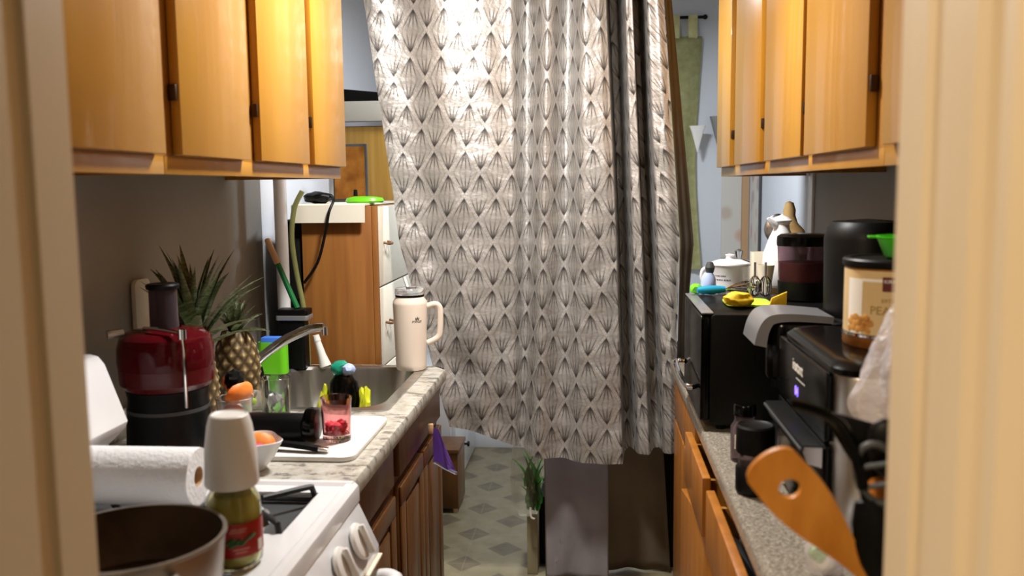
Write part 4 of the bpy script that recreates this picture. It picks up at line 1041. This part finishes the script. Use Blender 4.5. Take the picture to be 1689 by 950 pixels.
ob('figurine_band', L([(.0565, .385), (.0585, .385), (.0585, .425), (.0565, .425)], 24), ivory, t)
t = thing('glass_dish', 'glass lidded dish glinting behind the white pot', 'dish', (.46, 2.95, .911))
ob('dish', L([(0, 0), (.06, 0), (.065, .01), (.065, .33), (.06, .335), (.03, .355), (.008, .36), (.014, .385), (0, .392)], 24), glass, t)
t = thing('hanging_ladle', 'steel ladle standing in the far corner of the counter', 'ladle', (.60, 3.05, .911))
ob('ladle_shaft', TB([(.60, 3.05, .9115), (.605, 3.05, 1.32)], .006, 8), steel, t, world=True)
ob('ladle_bowl', blob(.045, 1, .02, 1, 3, (1, .5, 1.1), (.60, 3.05, 1.36)), steel, t, world=True)

# juice pitcher
cx, cy, _z = on(1324, 492)
t = thing('juice_pitcher', 'clear pitcher of red juice with a black lid on the black oven', 'pitcher', (cx, cy, ZO))
juice2 = pm('pitcher_juice', '7A0C14', .5)
smoke2 = pm('tinted_pitcher', 'B4A0A8', .03, trans=.97, ior=1.08)
ob('pitcher_wall', L([(0, 0), (.058, 0), (.062, .006), (.068, .14), (.0665, .141), (.0655, .14), (.0595, .008), (0, .006)], 40), smoke2, t)
ob('juice_fill', L([(0, .0068), (.0585, .0072), (.0636, .098), (0, .0985)], 40), juice2, t)
ob('pitcher_lid', L([(0, .1415), (.0695, .1415), (.0705, .150), (.0695, .166), (.060, .172), (0, .173)], 40), blackg, t)
ob('pitcher_base', L([(.0605, .001), (.064, .001), (.066, .048), (.0625, .048)], 40), blackp, t)
f3 = math.atan2(-cy, -cx)
ob('pitcher_handle', orient(TB(smoothpts([(.069, 0, .15), (.098, 0, .148), (.105, 0, .09), (.095, 0, .035), (.064, 0, .03)], 5), .010, 10), Matrix.Rotation(f3 + 1.5, 4, 'Z')), blackp, t)

# coffee maker
t = thing('coffee_maker', 'black coffee maker with an arched silver handle', 'coffee maker', (.56, 2.07, .911))
KY0, KY1 = 1.96, 2.185
ob('base', PR(rrect(.40, .80, KY0, KY1, .03), .9115, .945, 'Z', bev=.004), blackp, t, world=True)
ob('tower', PR(rrect(.52, .80, KY0, KY1, .04), .9455, 1.215, 'Z', bev=.004), blackp, t, world=True)
ob('head', PR(rrect(.372, .80, KY0 + .005, KY1 - .005, .04), 1.085, 1.212, 'Z', bev=.01), blackg, t, world=True)
ob('water_tank', L([(0, 0), (.095, 0), (.098, .17), (.092, .195), (.08, .208), (.0, .214)], 36, c=(.60, 2.07, 1.2155), sx=.92, sy=1.0), blackp, t, world=True)
hp = smoothpts([(.345, KY0 - .002, 1.165), (.352, KY0 - .002, 1.195), (.365, KY0 - .002, 1.218), (.385, KY0 - .002, 1.2275), (.43, KY0 - .002, 1.2285), (.505, KY0 - .002, 1.222)], 6)
bm = bmesh.new(); prev = None
for i, p_ in enumerate(hp):
    nx = hp[min(i+1, len(hp)-1)] - hp[max(i-1, 0)]; nx.normalize(); up_ = Vector((-nx.z, 0, nx.x)); th = .011 * (1 - .55 * i / (len(hp)-1))
    sgn = Vector((nx.z, 0, -nx.x))
    rg = [bm.verts.new(p_ + Vector((0, dy, 0)) + sgn * o_) for dy, o_ in ((0, -.004), (.15, -.004), (.15, th * 2), (0, th * 2))]
    if prev:
        for k in range(4): bm.faces.new((prev[k], prev[(k+1) % 4], rg[(k+1) % 4], rg[k]))
    else: bm.faces.new(rg[::-1])
    prev = rg
bm.faces.new(prev); bmesh.ops.recalc_face_normals(bm, faces=bm.faces)
ob('arched_handle', bm, silverp, t, world=True)
ob('brew_spout', L([(0, 1.05), (.028, 1.05), (.032, 1.0845), (0, 1.0845)], 20, c=(.43, 2.08, 0)), blackp, t, world=True)
ob('indicator', L([(0, -.003), (.006, -.003), (.006, .003), (0, .003)], 12, c=(.56, KY0 - .0025, 1.175), axis='Y'), chrome, t, world=True)

# glass jar and black grinder at the counter edge
t = thing('spice_jar', 'small glass jar with a pale label behind the black grinder', 'jar', (.325, 1.965, .911))
ob('jar_glass', L([(0, 0), (.028, 0), (.030, .004), (.030, .075), (.022, .088), (.022, .10), (0, .10)], 28), smoke, t)
ob('jar_lid', L([(0, .1005), (.024, .1005), (.024, .122), (.022, .125), (0, .1255)], 24), blackg, t)
f4 = math.atan2(-1.965, -.325); ob('jar_label', wrap(patch(-.022, .022, .03, .062, .0006, 10), .0302, f4, 0), whitepr, t)
t = thing('coffee_grinder', 'small black grinder with a clear window on the speckled counter', 'grinder', (.311, 1.755, .911))
ob('grinder_base', L([(0, 0), (.034, 0), (.037, .005), (.037, .05), (.034, .055), (0, .0555)], 28), blackp, t)
ob('grinder_window', L([(0, .056), (.031, .056), (.031, .080), (0, .0805)], 28), smoke, t)
ob('grinder_top', L([(0, .081), (.036, .081), (.0375, .086), (.0365, .131), (.033, .135), (.028, .132), (0, .131)], 32), blackp, t)

# ------------------------------------------------------------------ air fryer
AX0, AX1, AY0, AY1, AZ = .372, .70, 1.415, 1.83, 1.232
t = thing('air_fryer', 'black and steel air fryer oven with a violet display', 'air fryer', (.53, 1.62, .911))
ob('body', PR(rrect(AX0 + .004, AX1, AY0, AY1, .055, 8), .924, AZ - .022, 'Z', bev=.004), steel, t, world=True)
bm = bmesh.new(); prev = None
for d_, z in ((0, AZ - .0215), (0, AZ - .012), (.01, AZ - .003), (.03, AZ), ):
    rg = [bm.verts.new((x, y, z)) for x, y in rrect(AX0 + d_, AX1 + .002 - d_, AY0 - .002 + d_, AY1 + .002 - d_, .055, 8)]
    if prev:
        for k in range(len(rg)): bm.faces.new((prev[k], prev[(k+1) % len(rg)], rg[(k+1) % len(rg)], rg[k]))
    else: bm.faces.new(rg[::-1])
    prev = rg
bm.faces.new(prev); ob('top_cover', bm, blackg, t, world=True)
ob('base_ring', PR(rrect(AX0 + .012, AX1 - .01, AY0 + .01, AY1 - .01, .05, 8), .9115, .9235, 'Z'), blackp, t, world=True)
fp = ob('front_panel', PR(rrect(AY0 + .04, AY1 - .008, 1.095, AZ - .0225, .008), AX0 - .006, AX0 + .0035, 'X', bev=.002), blackg, t, world=True)
dr = ob('drawer', PR(rrect(AY0 + .04, AY1 - .008, .932, 1.092, .008), AX0 - .006, AX0 + .0035, 'X', bev=.002), blackg, t, world=True)
g = PR([(AX0 - .0062, 1.050), (AX0 - .030, 1.058), (AX0 - .040, 1.078), (AX0 - .038, 1.088), (AX0 - .0062, 1.088)], AY0 + .05, AY1 - .05, 'Y', bev=.002)
bmesh.ops.translate(g, verts=g.verts, vec=-t.location); hd = ob('drawer_handle', g, blackp, dr)
g = PR([(AX0 - .008, 1.053), (AX0 - .030, 1.060), (AX0 - .038, 1.078), (AX0 - .036, 1.086), (AX0 - .008, 1.086)], AY0 + .044, AY0 + .0497, 'Y')
ob('handle_cap', g, steel, t, world=True)
g = B(AX0 - .0425, AX0 - .0385, AY0 + .05, AY1 - .05, 1.079, 1.084, bev=.001); ob('handle_trim', g, greyp, t, world=True)
tx = textbm('instant', .030, .0004); face_minus_x(tx, AX0 - .0066, 1.655, 1.178); ob('logo_word', tx, whitepr, t, world=True)
ob('logo_line', face_minus_x(patch(-.028, .040, -.001, .001, .0004, 2), AX0 - .0066, 1.635, 1.158), whitepr, t, world=True)
tx = textbm('04', .026, .0004); face_minus_x(tx, AX0 - .0066, 1.660, 1.133); ob('display_digits', tx, screen, t, world=True)
ob('indicator', face_minus_x(patch(-.0015, .0015, -.0015, .0015, .0004, 2), AX0 - .0066, 1.68, 1.105), whitepr, t, world=True)

# nut can with bowl
cx, cy = .512, 1.60
t = thing('nut_can', 'tan can of nuts with a black lid on top of the air fryer', 'can', (cx, cy, AZ + .0005))
f5 = math.atan2(-cy, -cx)
ob('can_body', L([(0, 0), (.080, 0), (.082, .003), (.082, .018), (.0805, .020), (.0805, .134), (0, .1345)], 48), amber, t)
ob('can_rim', L([(.0806, .0185), (.0835, .0188), (.0835, .0225), (.0806, .023)], 48), chrome, t)
lb = ob('can_label', wrap(patch(-.20, .20, .024, .131, .0007, 64), .0806, f5, 0), tan_lbl, t, 'tan paper label with gold print')
ob('label_border', wrap(patch(-.085, -.052, .024, .117, .0009, 10), .0808, f5, 0), whitepr, lb)
ob('label_border', wrap(patch(-.052, .10, .113, .118, .0009, 24), .0808, f5, 0), whitepr, lb)
r5 = .0808; k5 = f5 + .0
def word(s, sz, u, z, m_, d=.0011):
    bm = textbm(s, sz, .0002)
    for v in bm.verts: v.co.x += u; v.co.z += d
    ob('print_word', wrap(bm, r5, k5, z), m_, lb)
ob('print_panel', wrap(patch(-.018, .028, .098, .122, .0011, 10), r5, k5, 0), maroon, lb)
word('KIRKLAND', .0085, .005, .1145, whitepr, .0016)
word('EXTRA LARGE', .0085, .008, .0825, gold); word('PEANUTS', .0195, .004, .0655, gold)
for i in range(14):
    bm = blob(.0062, i, .2, 2, 2, (1.2 if i % 2 else .8, 1, .12), (-.080 + .010 * (i % 5) + .003 * (i // 5), .031 + .009 * (i // 5) + .003 * (i % 2), .0012))
    ob('nut_picture', wrap(bm, r5, k5, 0), nuts, lb)
ob('can_lid', L([(0, .135), (.083, .135), (.085, .138), (.085, .146), (.082, .149), (.072, .149), (.071, .147), (0, .147)], 48), blackp, t)
t = thing('green_bowl', 'bright green plastic bowl on the lid of the nut can', 'bowl', (cx + .022, cy, AZ + .150))
ob('bowl', L([(0, 0), (.036, 0), (.040, .003), (.052, .032), (.056, .034), (.056, .036), (.050, .036), (.038, .006), (0, .004)], 36), greenb, t)
ob('bowl_lip', orient(B(.052, .066, -.012, .012, .0325, .0362, bev=.001), Matrix.Rotation(f5 - 1.45, 4, 'Z')), greenb, t)

# plastic bag beside the air fryer
bx_, by_ = .468, 1.290
t = thing('plastic_bag', 'clear plastic bag tied at the top next to the right jamb', 'bag', (bx_, by_, .911))
def crumple(a, z, i): return 1 + .16 * noise.noise(Vector((math.cos(a) * 2.2, math.sin(a) * 2.2, z * 14))) + .10 * noise.noise(Vector((math.cos(a) * 6, math.sin(a) * 6, z * 30)))
prf = [(0, 0), (.07, .002), (.085, .03), (.088, .09), (.080, .15), (.085, .20), (.098, .25), (.102, .29), (.093, .33), (.082, .36), (.066, .40), (.046, .435), (.024, .462), (.012, .475), (.020, .485), (.030, .50), (.024, .515), (0, .517)]
pf = []
for a, b_ in zip(prf, prf[1:]):
    for k in range(4): pf.append((a[0] + (b_[0] - a[0]) * k / 4, a[1] + (b_[1] - a[1]) * k / 4))
pf.append(prf[-1])
ob('bag_film', L(pf, 72, wob=crumple, sy=.85), bag_m, t)
ob('bread_roll', blob(.06, 15, .2, 2, 3, (1, .8, 1.3), (0, 0, .09)), vary(pm('bread', 'B8A090', .8), 'A89080', 'C8B4A4', 14), t)
ob('bag_contents', blob(.066, 16, .25, 2, 3, (1, .75, 1.2), (.005, 0, .26)), MATS['bread'], t)
ob('knot', blob(.020, 17, .3, 2, 2, (1, 1, .8), (0, 0, .488)), white_mat, t)

# utensil crock and utensils
ux, uy = .392, 1.085
t = thing('utensil_crock', 'dark crock holding the cooking utensils by the right jamb', 'crock', (ux, uy, .9112))
ob('crock', L([(0, 0), (.048, 0), (.052, .004), (.056, .10), (.058, .104), (.055, .105), (.052, .10), (.047, .008), (0, .006)], 36), greyp, t)
def flat_utensil(outline, z0, z1, m): return orient(PR(outline, z0, z1, 'Z', bev=.0015), m)
def frame(base, tip, normal):
    """local +Y runs from base to tip, local +Z is the given normal"""
    y = (Vector(tip) - Vector(base)); ln = y.length; y.normalize(); z = Vector(normal); z = (z - y * z.dot(y)).normalized(); x = y.cross(z)
    return Matrix((( x.x, y.x, z.x, base[0]), (x.y, y.y, z.y, base[1]), (x.z, y.z, z.z, base[2]), (0, 0, 0, 1))), ln
camn = (-.35, -1, .25)
# wooden turner with a hole: base in the crock, head up and to the left
tipw = P(1270, 768, Y=1.05); b0 = Vector((.425, 1.09, .925))
m, ln = frame(b0, tipw, camn)
t = thing('wooden_turner', 'wooden turner with a round hole leaning out of the crock', 'turner', b0)
hw = .0345; outl = []
N = 28
def halfw(s):                # s along 0..1
    if s < .42: return .0075 + .002 * s
    u = (s - .42) / .58
    return .0083 + (hw - .0083) * (math.sin(min(1, u / .8) * PI / 2) ** 1.9) if u < .8 else hw * (1 - .06 * ((u - .8) / .2))
ss = [i / 40 for i in range(41)]
right = [(halfw(s), s * ln) for s in ss]; left = [(-halfw(s), s * ln) for s in ss]
cap = [(hw * .9 * math.cos(a), ln + .016 * math.sin(a)) for a in [PI * k / 14 for k in range(1, 14)]]
outl = right + cap + left[::-1]
hc = Vector((.000, ln - .036)); hr = .0125
bm = bmesh.new(); th = .0035
def ringfaces(zv):
    o_ = [bm.verts.new((x, y, zv)) for x, y in outl]; i_ = [bm.verts.new((hc.x + hr * math.cos(2*PI*k/24), hc.y + hr * math.sin(2*PI*k/24), zv)) for k in range(24)]
    es = [bm.edges.new((o_[k], o_[(k+1) % len(o_)])) for k in range(len(o_))] + [bm.edges.new((i_[k], i_[(k+1) % 24])) for k in range(24)]
    bmesh.ops.triangle_fill(bm, use_beauty=True, use_dissolve=False, edges=es)
    return o_, i_
o1, i1 = ringfaces(-th); o2_, i2 = ringfaces(th)
for A, D in ((o1, o2_), (i1, i2)):
    for k in range(len(A)): bm.faces.new((A[k], A[(k+1) % len(A)], D[(k+1) % len(A)], D[k]))
orient(bm, m); ob('turner_blade', bm, spoon_wood, t, world=True, sharp=40)
def utensil(name, label, cat, base, tip, mat, head, normal=camn):
    m, ln = frame(base, tip, normal); t = thing(name, label, cat, base)
    bm = TB([(0, 0, 0), (0, ln * .25, 0), (0, ln * .62, 0), (0, ln * .80, 0)], [.007, .008, .0065, .005], 10, sq=.8); orient(bm, m)
    ob('shaft', bm, mat, t, world=True)
    for hn, hb, hm in head(ln): orient(hb, m); ob(hn, hb, hm, t, world=True)
    return t
# black spoonula: bulging grip seen low, neck curving to the left at the top
def grip_head(ln):
    bm = L([(0, 0), (.007, .004), (.012, .03), (.0235, .072), (.026, .10), (.022, .125), (.013, .15), (0, .152)], 24, axis='Y', sy=.5); bmesh.ops.translate(bm, verts=bm.verts, vec=(0, ln * .24, 0))
    top = TB(smoothpts([(0, ln * .78, 0), (.0, ln * .93, 0), (-.008, ln * 1.04, .0), (-.022, ln * 1.09, 0), (-.042, ln * 1.13, 0), (-.056, ln * 1.15, 0)], 5), [.007] * 11 + [.006] * 15, 10)
    return [('grip', bm, blackp), ('neck', top, blackg)]
utensil('black_ladle', 'black ladle with a bulging grip and bent neck in the crock', 'ladle', (.372, 1.06, .925), P(1402, 715, Y=1.06), blackp, grip_head)
def turner_head(ln):
    o_ = [(-.004, ln * .78), (.004, ln * .78), (.030, ln * .90), (.034, ln * 1.04), (.012, ln * 1.13), (-.03, ln * 1.20), (-.05, ln * 1.23), (-.03, ln * 1.02)]
    return [('blade', PR(o_, -.002, .002, 'Z', bev=.0008), blackp)]
utensil('black_turner', 'black flat turner behind the ladle in the crock', 'turner', (.388, 1.115, .925), P(1435, 745, Y=1.12), blackp, turner_head)
def spoon_head(ln):
    return [('bowl', blob(.034, 21, .03, 1, 3, (.72, 1.15, .30), (0, ln * .93, 0)), blackp)]
utensil('black_spoon', 'round black spoon near the right jamb in the crock', 'spoon', (.402, 1.08, .925), P(1462, 715, Y=1.09), blackp, spoon_head)
def slotted(ln):
    bm = TB([(.024 * math.cos(a), ln * .93 + .036 * math.sin(a), 0) for a in [2*PI*k/20 for k in range(20)]], .0045, 8, closed=True)
    bars = [('slot_bar', TB([(-.022, ln * .93 + dy, 0), (.022, ln * .93 + dy, 0)], .0035, 8), greyp) for dy in (-.014, .010)]
    return [('rim', bm, greyp)] + bars
utensil('slotted_masher', 'dark grey slotted masher in the middle of the crock', 'masher', (.392, 1.05, .925), P(1443, 755, Y=1.055), greyp, slotted)
def wspoon(ln):
    return [('bowl', blob(.030, 22, .03, 1, 3, (.8, 1.25, .3), (0, ln * .88, 0)), spoon_wood)]
utensil('wooden_spoon', 'wooden spoon half hidden behind the black ladle', 'spoon', (.402, 1.115, .925), P(1450, 800, Y=1.115), spoon_wood, wspoon)

t = thing('snack_packet', 'white and green wrapped packet on the counter below the turner', 'packet', (.350, 1.372, .911))
ob('wrapper', blob(.036, 23, .3, 2.3, 3, (.8, .8, 1.0), (0, 0, .032)), bag_m, t)
ob('green_print', blob(.020, 24, .3, 2.3, 2, (.9, .9, .8), (-.006, -.002, .036)), herb, t)
ob('white_core', blob(.026, 25, .2, 2.3, 2, (.9, .9, 1.0), (.002, .002, .030)), white_mat, t)
